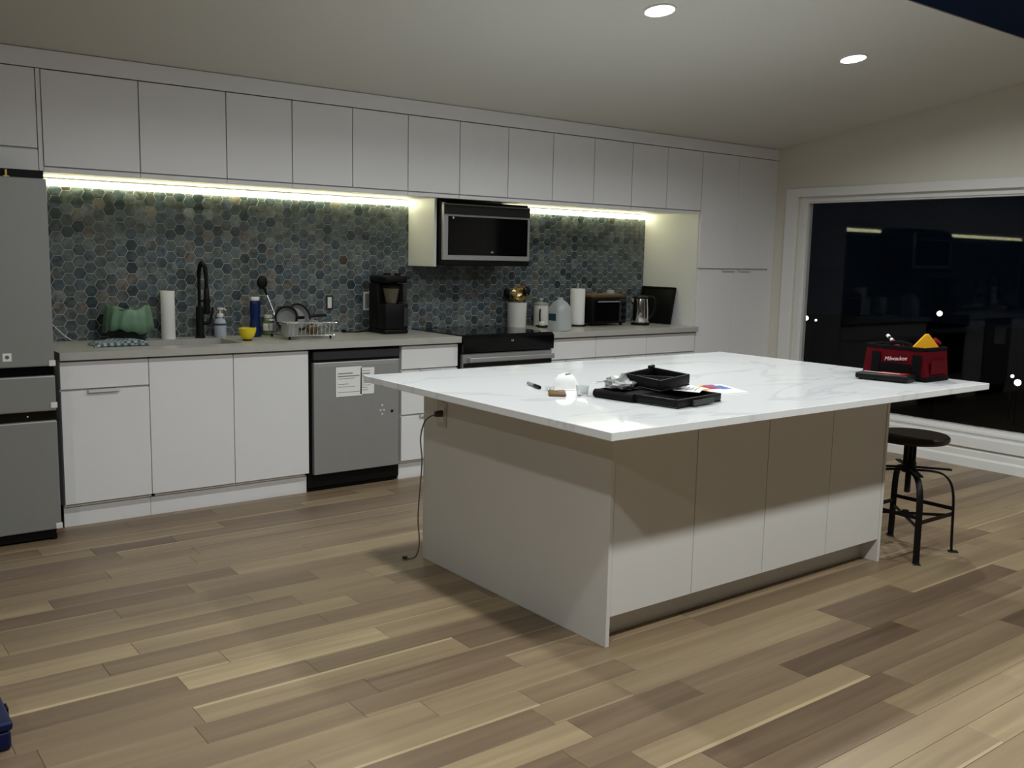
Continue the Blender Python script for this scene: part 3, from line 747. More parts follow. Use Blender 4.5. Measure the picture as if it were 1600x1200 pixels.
# ------------------------------------------------------------------ stool
def stool(cx, cy):
    t = thing('bar_stool', 'black metal screw stool with round dark wooden seat under the island corner', 'stool', (cx, cy, 0))
    b = new(); lathe(b, [(0, 0.562), (0.150, 0.562), (0.172, 0.566), (0.181, 0.578), (0.180, 0.592), (0.172, 0.600), (0.12, 0.597), (0, 0.594)], (cx, cy, 0), 40); obj('seat', b, wood_dark, t, True)
    b = new(); lathe(b, [(0, 0.552), (0.075, 0.552), (0.085, 0.5618), (0, 0.5618)], (cx, cy, 0), 28); obj('seat_plate', b, black_matte, t, True)
    b = new(); pr = []
    z = 0.30
    while z < 0.552: pr += [(0.0135, z), (0.0155, z + 0.004)]; z += 0.008
    lathe(b, [(0, 0.295)] + pr + [(0.014, 0.552), (0, 0.552)], (cx, cy, 0), 16); obj('screw_shaft', b, black_matte, t, True)
    b = new(); lathe(b, [(0.018, 0.405), (0.034, 0.405), (0.034, 0.455), (0.026, 0.47), (0.018, 0.47)], (cx, cy, 0), 24); obj('threaded_hub', b, black_matte, t, True)
    for s in (-1, 1):
        for dy in (-1,):
            b = new(); box(b, cx + s * 0.036 - 0.004, cx + s * 0.036 + 0.004, cy - 0.012, cy + 0.012, 0.445, 0.554); obj('support_strap', b, black_matte, t)
    for sx in (-1, 1):
        for sy in (-1, 1):
            d = Vector((sx, sy, 0)).normalized(); side = Vector((-d.y, d.x, 0))
            b = new(); c = Vector((cx, cy, 0))
            R = 0.24
            tube(b, [c + d * 0.025 + Vector((0, 0, 0.430)), c + d * 0.10 + Vector((0, 0, 0.428)), c + d * 0.205 + Vector((0, 0, 0.424))], (0.005, 0.018), 4, flat=(0, 0, 1)); obj('top_arm', b, black_matte, t)
            b = new()
            pts = [c + d * 0.03 + Vector((0, 0, 0.415)), c + d * 0.10 + Vector((0, 0, 0.413)), c + d * 0.165 + Vector((0, 0, 0.400)), c + d * 0.205 + Vector((0, 0, 0.360)), c + d * 0.223 + Vector((0, 0, 0.30)), c + d * 0.229 + Vector((0, 0, 0.22)), c + d * 0.232 + Vector((0, 0, 0.12)), c + d * 0.236 + Vector((0, 0, 0.02)), c + d * 0.240 + Vector((0, 0, 0.006))]
            tube(b, smooth_pts(pts, 5), (0.0055, 0.016), 6, flat=tuple(d)); obj('leg', b, black_matte, t, True)
            b = new(); box(b, -0.02, 0.026, -0.016, 0.016, 0.0, 0.007, 0.002); bmesh.ops.transform(b, matrix=Matrix.Translation(c + d * 0.242) @ Matrix.Rotation(math.atan2(d.y, d.x), 4, 'Z'), verts=b.verts); obj('foot', b, black_matte, t)
    rr = 0.163
    cs = [(-rr, -rr), (rr, -rr), (rr, rr), (-rr, rr)]
    for i in range(4):
        a, e = cs[i], cs[(i + 1) % 4]; z = 0.20 if i % 2 == 0 else 0.225
        b = new(); tube(b, [(cx + a[0], cy + a[1], z), (cx + e[0], cy + e[1], z)], (0.013, 0.005), 4, flat=(0, 0, 1)); obj('stretcher', b, black_matte, t)
    b = new(); tube(b, [(cx - 0.155, cy + 0.155, 0.19), (cx + 0.155, cy - 0.155, 0.19)], (0.010, 0.005), 4, flat=(0, 0, 1)); obj('cross_brace', b, black_matte, t)
    b = new(); tube(b, [(cx - 0.155, cy - 0.155, 0.175), (cx + 0.155, cy + 0.155, 0.175)], (0.010, 0.005), 4, flat=(0, 0, 1)); obj('cross_brace', b, black_matte, t)
    b = new(); lathe(b, [(0, 0.172), (0.016, 0.172), (0.016, 0.205), (0, 0.205)], (cx, cy, 0), 16); obj('lower_hub', b, black_matte, t, True)
stool(3.385, -3.262)

# ------------------------------------------------------------------ things on the left worktop
WT = 0.9143
# compost bin with bag
t = thing('compost_bin', 'dark green countertop waste bin lined with a pale green bag', 'bin', (0.47, -0.15, WT))
b = new(); lathe(b, [(0, 0.0), (0.088, 0.0), (0.094, 0.006), (0.106, 0.150), (0.109, 0.176), (0.104, 0.176), (0.090, 0.010), (0, 0.010)], (0.47, -0.15, WT), 32, 1.0, 0.82); obj('bucket', b, green_dark, t, True)
b = new(); rb = random.Random(3); seg = 64
prof = [(0.096, 0.095), (0.103, 0.168), (0.109, 0.195), (0.1165, 0.182), (0.121, 0.148), (0.126, 0.108), (0.130, 0.062)]
rings = []
for k, (r, z) in enumerate(prof):
    ring = []
    for i in range(seg):
        a = 2 * PI * i / seg
        fold = 0.6 * math.sin(13 * a + 0.5 * k) + 0.5 * math.sin(5 * a + 1.3)
        amp = (0.001, 0.002, 0.003, 0.006, 0.009, 0.011, 0.012)[k]
        dz = 0.0
        if k == 6: dz = 0.012 * math.sin(3 * a + 2.0) + 0.006 * math.sin(11 * a)
        if k in (1, 2, 3): dz = 0.014 * math.cos(2 * a + 0.5) + 0.005 * math.sin(7 * a + 1)
        if k == 4: dz = 0.010 * math.cos(2 * a + 0.5)
        rr_ = r + max(-0.3, fold) * amp * 1.1
        ring.append(b.verts.new((0.47 + rr_ * math.cos(a), -0.15 + 0.84 * rr_ * math.sin(a), WT + z + dz)))
    rings.append(ring)
for A, B in zip(rings, rings[1:]):
    for i in range(seg): b.faces.new((A[i], A[(i + 1) % seg], B[(i + 1) % seg], B[i]))
bag = obj('bag_liner', b, green_bag, t, True); sm = bag.modifiers.new('thickness', 'SOLIDIFY'); sm.thickness = 0.0012; sm.offset = 1
# folded towel
t = thing('dish_towel', 'crumpled grey-blue checked dish towel lying by the sink', 'towel', (0.40, -0.33, WT))
nxg, nyg = 36, 22
b = new(); rb = random.Random(8); grid = []
def tz(u, v):
    e = min(u, 1 - u, v, 1 - v)
    h = 0.010 + 0.020 * max(0, math.sin(PI * u)) * abs(math.sin(3.1 * v + 2.3 * u)) + 0.008 * math.sin(11 * u + 4 * v) * math.sin(7 * v)
    return max(0.006, h) if e > 0.03 else 0.005
for i in range(nxg + 1):
    row = []
    for j in range(nyg + 1):
        u, v = i / nxg, j / nyg
        x = 0.225 + 0.325 * u + 0.012 * math.sin(6 * v) + 0.07 * (v - 0.5) * (0.5 - u); y = -0.455 + 0.235 * v + 0.014 * math.sin(5 * u)
        x = min(x, 0.492)
        row.append(b.verts.new((x, y, WT + tz(u, v))))
    grid.append(row)
for i in range(nxg):
    for j in range(nyg): b.faces.new((grid[i][j], grid[i + 1][j], grid[i + 1][j + 1], grid[i][j + 1]))
tm = mat('checked_towel', (0.24, 0.30, 0.32), 0.9, var=0.2)
def add_check(m):
    nt = m.node_tree; N = nt.nodes; L = nt.links; tc = N.new('ShaderNodeTexCoord'); ck = N.new('ShaderNodeTexChecker'); ck.inputs['Scale'].default_value = 58
    ck.inputs['Color1'].default_value = (0.34, 0.41, 0.43, 1); ck.inputs['Color2'].default_value = (0.07, 0.10, 0.12, 1)
    L.new(tc.outputs['Object'], ck.inputs['Vector']); L.new(ck.outputs['Color'], N['Principled BSDF'].inputs['Base Color'])
add_check(tm)
tw = obj('towel_cloth', b, tm, t, True); sm = tw.modifiers.new('thickness', 'SOLIDIFY'); sm.thickness = 0.004; sm.offset = -1
# white cord at fridge
b = new(); tube(b, smooth_pts([(0.03, -0.020, 1.10), (0.07, -0.022, 1.075), (0.085, -0.022, 1.03), (0.10, -0.025, 1.01), (0.15, -0.03, 0.955), (0.19, -0.04, 0.922), (0.20, -0.08, 0.918)], 6), 0.0032, 8)
setp(obj('charging_cable', b, cord_white, None, True), 'thin white cord dropping down the tiles beside the fridge', 'cord')
# slim towel roll
t = thing('paper_towel_roll', 'slim white paper towel roll standing left of the faucet', 'paper roll', (0.715, -0.085, WT))
b = new(); lathe(b, [(0.014, 0), (0.039, 0), (0.040, 0.002), (0.040, 0.280), (0.039, 0.282), (0.014, 0.282), (0.014, 0)], (0.715, -0.085, WT), 32); obj('roll', b, paper, t, True)
b = new(); lathe(b, [(0.0125, 0.001), (0.0138, 0.001), (0.0138, 0.284), (0.0125, 0.284), (0.0125, 0.001)], (0.715, -0.085, WT), 20); obj('cardboard_core', b, beige_plate, t, True)
# faucet
fx, fy = 0.900, -0.095
t = thing('faucet', 'tall matte black pull-down faucet behind the sink', 'faucet', (fx, fy, WT))
b = new(); lathe(b, [(0, 0), (0.030, 0), (0.030, 0.006), (0.024, 0.010), (0.0225, 0.175), (0.018, 0.19), (0, 0.19)], (fx, fy, WT), 28); obj('body', b, black_matte, t, True)
pts = [(fx, fy, WT + 0.18), (fx, fy, WT + 0.33), (fx, fy - 0.006, WT + 0.40), (fx, fy - 0.035, WT + 0.442), (fx, fy - 0.075, WT + 0.448), (fx, fy - 0.110, WT + 0.418), (fx, fy - 0.122, WT + 0.36), (fx, fy - 0.124, WT + 0.30)]
b = new(); sp = smooth_pts(pts, 10); tube(b, sp, 0.0095, 12)
for k in range(14, len(sp) - 1, 1):
    tg = (sp[min(k + 1, len(sp) - 1)] - sp[k - 1]).normalized(); cyl(b, sp[k], 0.0128, 0.0035, tg, 14)
obj('spring_spout', b, black_matte, t, True)
b = new(); lathe(b, [(0, 0.150), (0.019, 0.150), (0.021, 0.165), (0.0175, 0.235), (0.015, 0.30), (0.011, 0.306), (0, 0.306)], (fx, fy - 0.124, WT), 24); obj('spray_head', b, black_matte, t, True)
b = new(); tube(b, [(fx, fy, WT + 0.225), (fx, fy - 0.06, WT + 0.225), (fx, fy - 0.112, WT + 0.23)], 0.0065, 10); lathe(b, [(0.019, 0.222), (0.0225, 0.222), (0.0225, 0.24), (0.019, 0.24), (0.019, 0.222)], (fx, fy - 0.124, WT), 20); obj('docking_arm', b, black_matte, t, True)
b = new(); tube(b, [(fx + 0.018, fy, WT + 0.085), (fx + 0.060, fy - 0.01, WT + 0.095)], 0.012, 14); tube(b, [(fx + 0.058, fy - 0.010, WT + 0.092), (fx + 0.068, fy - 0.014, WT + 0.135), (fx + 0.075, fy - 0.018, WT + 0.185)], [0.0085, 0.007, 0.006], 12); obj('lever_handle', b, black_matte, t, True)
# soap bottle
sx_, sy_ = 1.030, -0.080
t = thing('soap_bottle', 'clear soap bottle with pale pump top right of the faucet', 'bottle', (sx_, sy_, WT))
b = new(); lathe(b, [(0, 0), (0.033, 0), (0.036, 0.005), (0.036, 0.088), (0.028, 0.106), (0.014, 0.116), (0.0135, 0.122), (0, 0.122)], (sx_, sy_, WT), 28); obj('bottle_body', b, soap_lbl, t, True)
b = new(); lathe(b, [(0.0362, 0.072), (0.0368, 0.072), (0.0368, 0.084), (0.0362, 0.084), (0.0362, 0.072)], (sx_, sy_, WT), 28); obj('label_band', b, label_blue, t, True)
b = new(); lathe(b, [(0, 0.1222), (0.020, 0.1222), (0.021, 0.130), (0.018, 0.143), (0.006, 0.146), (0.006, 0.165), (0.018, 0.166), (0.019, 0.178), (0, 0.180)], (sx_, sy_, WT), 24); tube(b, [(sx_, sy_, WT + 0.172), (sx_ + 0.02, sy_ - 0.025, WT + 0.171), (sx_ + 0.026, sy_ - 0.032, WT + 0.164)], 0.005, 10); obj('pump', b, ceramic, t, True)
# yellow bowl
t = thing('yellow_bowl', 'small bright yellow bowl at the right end of the sink', 'bowl', (1.085, -0.370, WT))
b = new(); lathe(b, [(0, 0.008), (0.022, 0.008), (0.040, 0.026), (0.050, 0.052), (0.052, 0.074), (0.049, 0.074), (0.046, 0.052), (0.036, 0.030), (0, 0.014)], (1.085, -0.370, WT), 32); obj('shell', b, yellow_pl, t, True)
b = new(); lathe(b, [(0, 0), (0.026, 0), (0.028, 0.004), (0.022, 0.0085), (0, 0.0085)], (1.085, -0.370, WT), 28); obj('foot_ring', b, black_pl, t, True)
# blue spray bottle
bx_, by_ = 1.225, -0.150
t = thing('spray_bottle', 'tall blue dish spray bottle with white cap in front of the dish rack', 'bottle', (bx_, by_, WT))
b = new(); lathe(b, [(0, 0), (0.034, 0), (0.038, 0.006), (0.0385, 0.055), (0.033, 0.090), (0.030, 0.115), (0.033, 0.150), (0.034, 0.200), (0.030, 0.222), (0, 0.224)], (bx_, by_, WT), 28, 1.0, 0.75); obj('bottle_body', b, blue_pl, t, True)
b = new(); lathe(b, [(0, 0.2242), (0.027, 0.2242), (0.0285, 0.228), (0.0285, 0.240), (0.024, 0.246), (0, 0.247)], (bx_, by_, WT), 24, 1.0, 0.8); obj('cap', b, ceramic, t, True)
b = new()
for q in range(7):
    a = -2.35 + q * 0.09; box(b, bx_ + 0.0388 * math.cos(a) - 0.0015, bx_ + 0.0388 * math.cos(a) + 0.0015, by_ + 0.0295 * math.sin(a) - 0.001, by_ + 0.0295 * math.sin(a) + 0.001, WT + 0.025 + 0.006 * q, WT + 0.045 + 0.003 * q)
obj('label_mark', b, white_print, t)
# green bottle
gx_, gy_ = 1.345, -0.065
t = thing('green_bottle', 'short green bottle with white cap behind the dish rack', 'bottle', (gx_, gy_, WT))
b = new(); lathe(b, [(0, 0), (0.029, 0), (0.031, 0.004), (0.031, 0.085), (0.024, 0.100), (0.016, 0.106), (0, 0.106)], (gx_, gy_, WT), 24); obj('bottle_body', b, green_lbl, t, True)
b = new(); lathe(b, [(0, 0.1062), (0.024, 0.1062), (0.025, 0.110), (0.025, 0.128), (0, 0.130)], (gx_, gy_, WT), 24); obj('cap', b, ceramic, t, True)
b = new(); lathe(b, [(0.0313, 0.03), (0.0318, 0.03), (0.0318, 0.075), (0.0313, 0.075), (0.0313, 0.03)], (gx_, gy_, WT), 24); obj('label', b, paper, t, True)

# dish rack
RX, RX2, RY, RY2 = 1.290, 1.620, -0.470, -0.150
t = thing('dish_rack', 'wire dish drying rack holding pans, right of the blue bottle', 'dish rack', (1.45, -0.31, WT))
b = new(); tube(b, smooth_pts([(RX, RY, WT + 0.100), (RX2, RY, WT + 0.100), (RX2, RY2, WT + 0.100), (RX, RY2, WT + 0.100)], 1, True), 0.004, 8, True); obj('top_rail', b, chrome, t, True)
b = new(); tube(b, smooth_pts([(RX + .015, RY + .015, WT + 0.024), (RX2 - .015, RY + .015, WT + 0.024), (RX2 - .015, RY2 - .015, WT + 0.024), (RX + .015, RY2 - .015, WT + 0.024)], 1, True), 0.0035, 8, True); obj('bottom_rail', b, chrome, t, True)
for q in range(12):
    x = RX + 0.02 + q * (RX2 - RX - 0.04) / 11
    b = new(); tube(b, [(x, RY + 0.001, WT + 0.100), (x, RY + 0.015, WT + 0.026), (x, -0.38, WT + 0.024), (x, -0.31, WT + 0.024), (x, RY2 - 0.015, WT + 0.026), (x, RY2 - 0.001, WT + 0.100)], 0.0018, 6); obj('wire', b, chrome, t, True)
for x in (RX + 0.03, RX2 - 0.03):
    for y in (RY + 0.03, RY2 - 0.03):
        b = new(); cyl(b, (x, y, WT + 0.0125), 0.006, 0.025, seg=12); obj('foot', b, rub, t, True)
def skillet(c, R, tilt, yaw, hl, label, mm):
    t = thing('skillet', label, 'pan', c)
    m_ = Matrix.Rotation(yaw, 4, 'Z') @ Matrix.Rotation(tilt, 4, 'X')
    b = new(); lathe(b, [(0, 0), (R * 0.78, 0), (R * 0.86, 0.004), (R, 0.032), (R - 0.003, 0.034), (R * 0.82, 0.006), (0, 0.004)], (0, 0, 0), 36); bmesh.ops.transform(b, matrix=m_, verts=b.verts); obj('pan_body', b, mm, t, True, world=False)
    b = new(); tube(b, [(R * 0.97, 0, 0.027), (R + 0.03, 0, 0.034), (R + hl, 0, 0.042)], (0.004, 0.010), 8, flat=(0, 0, 1)); bmesh.ops.transform(b, matrix=m_, verts=b.verts); obj('handle', b, black_pl, t, True, world=False)
    b = new(); tube(b, [((R + 0.004) * math.cos(q * PI / 18), (R + 0.004) * math.sin(q * PI / 18), 0.033) for q in range(36)], 0.0075, 8, True); bmesh.ops.transform(b, matrix=m_, verts=b.verts); obj('rim', b, black_pl, t, True, world=False)
skillet((1.465, -0.215, WT + 0.115), 0.077, math.radians(72), math.radians(12), 0.13, 'small black-rimmed frying pan standing in the dish rack, its handle to the right', mid_grey)
skillet((1.385, -0.270, WT + 0.118), 0.062, math.radians(75), math.radians(-38), 0.05, 'small black pan standing at the left of the other rack pan', mid_grey)
# saucepan in rack
t = thing('saucepan', 'small steel saucepan upside down at the left end of the dish rack', 'pot', (1.345, -0.393, WT + 0.028))
b = new(); lathe(b, [(0.050, 0.0), (0.053, 0.0), (0.053, 0.070), (0.046, 0.078), (0, 0.079), (0, 0.076), (0.045, 0.074), (0.050, 0.068), (0.050, 0.0)], (1.345, -0.393, WT + 0.028), 32); obj('pot_body', b, steel, t, True)
b = new(); tube(b, [(1.388, -0.395, WT + 0.045), (1.44, -0.385, WT + 0.066), (1.50, -0.372, WT + 0.084)], (0.004, 0.009), 8, flat=(0, 0, 1)); obj('handle', b, black_pl, t, True)
# amber bowl & clear container
b = new(); lathe(b, [(0, 0.003), (0.022, 0.0), (0.040, 0.018), (0.048, 0.040), (0.045, 0.040), (0.036, 0.020), (0, 0.008)], (1.495, -0.385, WT + 0.0275), 28)
setp(obj('small_bowl', b, wood_board, None, True), 'small brown bowl low in the middle of the dish rack', 'bowl')
t = thing('food_container', 'clear lidded plastic container leaning at the right end of the dish rack', 'container', (1.563, -0.300, WT + 0.028))
m_ = Matrix.Translation((1.563, -0.30, WT + 0.064)) @ Matrix.Rotation(0.45, 4, 'Y')
b = new(); v = box(b, -0.045, 0.045, -0.055, 0.055, -0.026, 0.018, 0.008, 2); xf(b, b.verts, m_); obj('tub', b, clear_pl, t, True)
b = new(); v = box(b, -0.048, 0.048, -0.058, 0.058, 0.0185, 0.025, 0.003, 1); xf(b, b.verts, m_); obj('lid', b, jug_pl, t, True)
# ladle leaning in the rack
t = thing('ladle', 'black ladle with steel handle sticking up behind the blue bottle', 'ladle', (1.36, -0.20, WT + 0.03))
h0, h1 = Vector((1.375, -0.185, WT + 0.035)), Vector((1.300, -0.140, WT + 0.275))
b = new(); tube(b, [h0, h0.lerp(h1, 0.5), h1], (0.0025, 0.006), 8, flat=(0, 1, 0)); obj('handle', b, chrome, t, True)
dd_ = (h1 - h0).normalized()
b = new(); tube(b, [h1 - dd_ * 0.02, h1 + dd_ * 0.02, h1 + dd_ * 0.035], [0.007, 0.009, 0.012], 10); sph(b, h1 + dd_ * 0.062, 0.036, 0.95, 0.45, 1.15); obj('head', b, black_pl, t, True)

# wall outlets
t = thing('wall_switch', 'small white wall switch in a dark plate on the hexagon tiles', 'switch', (1.797, -0.01, 1.112))
b = new(); box(b, 1.770, 1.824, -0.0142, -0.0092, 1.062, 1.160, 0.002); obj('plate', b, dark_grey, t)
b = new(); box(b, 1.782, 1.812, -0.0172, -0.0143, 1.075, 1.147, 0.0012); obj('rocker', b, cord_white, t)
t = thing('wall_outlet', 'white-framed wall outlet half hidden behind the coffee maker', 'outlet', (2.10, -0.01, 1.118))
b = new(); box(b, 2.050, 2.152, -0.0142, -0.0092, 1.055, 1.182, 0.002); obj('plate', b, cord_white, t)
b = new(); box(b, 2.063, 2.139, -0.0156, -0.0143, 1.069, 1.168, 0.001); obj('socket_face', b, mid_grey, t)

# coffee maker
KX0, KX1, KY0, KY1 = 2.045, 2.225, -0.325, -0.085
t = thing('coffee_maker', 'black single-serve coffee maker at the right end of the left worktop', 'coffee maker', (2.135, -0.2, WT))
b = new(); box(b, KX0, KX1, KY0 + 0.01, KY1, WT, WT + 0.030, 0.008, 2); obj('base', b, black_pl, t, True)
b = new(); box(b, KX0 + 0.004, KX1 - 0.004, -0.205, KY1, WT + 0.0305, WT + 0.335, 0.012, 2); obj('tower', b, black_pl, t, True)
b = new(); box(b, KX0 + 0.002, KX1 - 0.002, KY0 + 0.006, -0.206, WT + 0.0305, WT + 0.200, 0.010, 2); obj('lower_housing', b, black_pl, t, True)
b = new(); box(b, KX0 + 0.003, KX1 - 0.003, KY0 + 0.012, KY1 - 0.004, WT + 0.3355, WT + 0.385, 0.016, 3); hd = obj('brew_head', b, black_pl, t, True)
b = new(); cyl(b, (2.10, -0.245, WT + 0.392), 0.025, 0.016); cyl(b, (2.165, -0.27, WT + 0.392), 0.022, 0.014); obj('lid_knob', b, black_pl, hd, True)
b = new(); lathe(b, [(0, 0.2005), (0.034, 0.2005), (0.037, 0.206), (0.055, 0.300), (0.052, 0.3005), (0.033, 0.208), (0, 0.206)], (2.120, -0.266, WT), 28); obj('filter_cone', b, amber, t, True)
b = new(); lathe(b, [(0, 0.3007), (0.056, 0.3007), (0.056, 0.314), (0.02, 0.334), (0, 0.334)], (2.120, -0.266, WT), 28); obj('cone_lid', b, black_pl, t, True)
b = new(); box(b, 2.188, 2.218, -0.310, -0.215, WT + 0.206, WT + 0.330, 0.006); obj('side_column', b, dark_grey, t, True)
b = new(); box(b, 2.185, 2.219, KY0 + 0.0005, KY0 + 0.006, WT + 0.05, WT + 0.175, 0.002); obj('tank_window', b, dark_grey, t)
b = new(); tube(b, smooth_pts([(2.05, -0.10, WT + 0.008), (2.0, -0.10, WT + 0.006), (1.95, -0.13, WT + 0.006), (1.90, -0.12, WT + 0.006), (1.87, -0.08, WT + 0.006)], 5), 0.004, 8); obj('power_cable', b, rub, t, True)
b = new(); box(b, 1.86, 1.885, -0.085, -0.055, WT + 0.0, WT + 0.018, 0.004); obj('cable_plug', b, rub, t)

# ------------------------------------------------------------------ things on the right worktop
t = thing('utensil_crock', 'white ceramic crock right beside the range', 'crock', (3.290, -0.120, WT))
b = new(); lathe(b, [(0, 0), (0.066, 0), (0.070, 0.006), (0.074, 0.17), (0.075, 0.185), (0.069, 0.185), (0.064, 0.012), (0, 0.010)], (3.290, -0.120, WT), 36); obj('pot', b, ceramic, t, True)
def utensil(base, tip, kind, mm, label, grp='cooking utensils in the crock'):
    base, tip = Vector(base), Vector(tip); d = (tip - base).normalized()
    t = thing(kind, label, kind.split('_')[-1], tuple(base), group=grp)
    b = new(); tube(b, [base, base.lerp(tip, 0.5), tip], [0.005, 0.0045, 0.004], 8); obj('handle', b, mm, t, True)
    face = Vector((-0.6, -0.8, 0)); face = (face - d * face.dot(d)).normalized(); side = d.cross(face)
    R3 = Matrix((side, d, face)).transposed().to_4x4(); R3.translation = tip
    b = new()
    if kind.endswith('spoon'):
        sph(b, (0, 0.034, 0), 0.034, 0.85, 1.15, 0.32)
    else:
        box(b, -0.028, 0.028, -0.004, 0.078, -0.002, 0.002, 0.001)
    bmesh.ops.transform(b, matrix=R3, verts=b.verts); obj('head', b, mm, t, True)
def skimmer(base, tip, label):
    base, tip = Vector(base), Vector(tip); d = (tip - base).normalized()
    t = thing('ladle', label, 'ladle', tuple(base), group='cooking utensils in the crock')
    b = new(); tube(b, [base, base.lerp(tip, 0.5), tip], [0.005, 0.0045, 0.004], 8); obj('handle', b, gold, t, True)
    face = Vector((-0.6, -0.8, 0)); face = (face - d * face.dot(d)).normalized(); side = d.cross(face)
    R3 = Matrix((side, d, face)).transposed().to_4x4(); R3.translation = tip
    b = new(); lathe(b, [(0, -0.030), (0.025, -0.026), (0.044, -0.012), (0.052, 0.004), (0.055, 0.004), (0.050, -0.013), (0.028, -0.031), (0, -0.035)], (0, 0.05, 0), 28); bmesh.ops.transform(b, matrix=R3, verts=b.verts); obj('bowl', b, gold, t, True)
skimmer((3.29, -0.11, WT + 0.02), (3.305, -0.125, WT + 0.205), 'large round gold ladle standing in the crock')
utensil((3.27, -0.14, WT + 0.02), (3.235, -0.15, WT + 0.215), 'gold_spoon', gold, 'gold spoon at the left side of the crock')
utensil((3.31, -0.13, WT + 0.02), (3.345, -0.15, WT + 0.235), 'black_spoon', black_pl, 'black cooking spoon at the right side of the crock')
utensil((3.30, -0.09, WT + 0.02), (3.355, -0.075, WT + 0.205), 'gold_spoon', gold, 'gold spoon leaning to the right at the back of the crock')
utensil((3.27, -0.10, WT + 0.02), (3.225, -0.095, WT + 0.22), 'black_spoon', black_pl, 'black spoon at the back left of the crock')
# canister
t = thing('canister', 'white lidded canister behind the plastic jug', 'canister', (3.540, -0.100, WT))
b = new(); lathe(b, [(0, 0), (0.054, 0), (0.057, 0.004), (0.057, 0.160), (0, 0.160)], (3.540, -0.100, WT), 32); obj('pot', b, ceramic, t, True)
b = new(); lathe(b, [(0, 0.1605), (0.059, 0.1605), (0.059, 0.172), (0.040, 0.182), (0.012, 0.186), (0.012, 0.194), (0.018, 0.204), (0.010, 0.212), (0, 0.213)], (3.540, -0.100, WT), 32); obj('lid', b, steel, t, True)
b = new(); tube(b, smooth_pts([(3.497, -0.145, WT + 0.13), (3.470, -0.175, WT + 0.125), (3.462, -0.183, WT + 0.09), (3.475, -0.17, WT + 0.05), (3.499, -0.143, WT + 0.04)], 5), 0.006, 8); obj('dark_handle', b, black_pl, t, True)
# spoon rest with ball
t = thing('small_dish', 'small dark saucer with a round white lid in front of the canister', 'dish', (3.46, -0.215, WT))
b = new(); lathe(b, [(0, 0.0), (0.036, 0.0), (0.055, 0.012), (0.053, 0.014), (0.034, 0.004), (0, 0.004)], (3.46, -0.215, WT), 28); obj('saucer', b, black_pl, t, True)
b = new(); lathe(b, [(0, 0.0045), (0.018, 0.0045), (0.027, 0.018), (0.024, 0.036), (0.010, 0.046), (0, 0.047)], (3.46, -0.215, WT), 24); obj('round_lid', b, ceramic, t, True)
# jug
jx, jy = 3.375, -0.520
t = thing('plastic_jug', 'translucent plastic gallon jug at the front edge beside the range', 'jug', (jx, jy, WT))
b = new(); sec = []
def rsq(s, z, n=32):
    out = []
    for i in range(n):
        a = 2 * PI * i / n; c_, s_ = math.cos(a), math.sin(a); e = 0.55
        out.append(b.verts.new((jx + s * math.copysign(abs(c_) ** e, c_), jy + s * math.copysign(abs(s_) ** e, s_), WT + z)))
    return out
prof = [(0.060, 0.0), (0.070, 0.006), (0.074, 0.03), (0.074, 0.140), (0.067, 0.172), (0.044, 0.205), (0.024, 0.220), (0.019, 0.224), (0.019, 0.228)]
rings = [rsq(s, z) for s, z in prof]
b.faces.new(rings[0][::-1])
for A, B in zip(rings, rings[1:]):
    for i in range(32): b.faces.new((A[i], A[(i + 1) % 32], B[(i + 1) % 32], B[i]))
b.faces.new(rings[-1]); obj('jug_body', b, jug_pl, t, True)
b = new(); lathe(b, [(0, 0.2285), (0.021, 0.2285), (0.0215, 0.231), (0.0215, 0.240), (0, 0.241)], (jx, jy, WT), 24); obj('cap', b, jug_pl, t, True)
b = new(); tube(b, smooth_pts([(jx + 0.03, jy + 0.03, WT + 0.212), (jx + 0.052, jy + 0.052, WT + 0.203), (jx + 0.066, jy + 0.066, WT + 0.165), (jx + 0.062, jy + 0.062, WT + 0.13)], 5), 0.010, 8); obj('handle', b, jug_pl, t, True)
b = new(); box(b, jx - 0.0752, jx - 0.0738, jy - 0.045, jy + 0.035, WT + 0.075, WT + 0.125); obj('label', b, label_blue, t)
# paper towel holder
hx, hy = 3.810, -0.215
t = thing('paper_towel_holder', 'upright paper towel holder with a full white roll left of the toaster oven', 'paper roll', (hx, hy, WT))
b = new(); lathe(b, [(0, 0), (0.070, 0), (0.072, 0.004), (0.068, 0.012), (0, 0.013)], (hx, hy, WT), 32); obj('base', b, black_matte, t, True)
b = new(); cyl(b, (hx, hy, WT + 0.165), 0.006, 0.305, seg=14); sph(b, (hx, hy, WT + 0.322), 0.010); obj('post', b, steel, t, True)
b = new(); lathe(b, [(0.019, 0.0135), (0.056, 0.0135), (0.057, 0.016), (0.057, 0.288), (0.056, 0.290), (0.019, 0.290), (0.019, 0.0135)], (hx, hy, WT), 36); obj('roll', b, paper, t, True)
# toaster oven
OX0, OX1, OY0, OY1 = 3.905, 4.265, -0.300, -0.045
t = thing('toaster_oven', 'black toaster oven with a glass door on the right worktop', 'toaster oven', (4.08, -0.17, WT))
b = new(); box(b, OX0, OX1, OY0 + 0.012, OY1, WT + 0.018, WT + 0.222, 0.006, 2); obj('housing', b, black_pl, t, True)
b = new(); box(b, OX0 + 0.012, OX1 - 0.085, OY0, OY0 + 0.0115, WT + 0.035, WT + 0.205, 0.003); dr = obj('glass_door', b, black_gloss, t)
b = new(); box(b, OX0 + 0.03, OX1 - 0.10, OY0 - 0.022, OY0 - 0.012, WT + 0.186, WT + 0.196, 0.003); box(b, OX0 + 0.04, OX0 + 0.052, OY0 - 0.014, OY0, WT + 0.186, WT + 0.196); box(b, OX1 - 0.122, OX1 - 0.11, OY0 - 0.014, OY0, WT + 0.186, WT + 0.196); obj('handle', b, steel, dr)
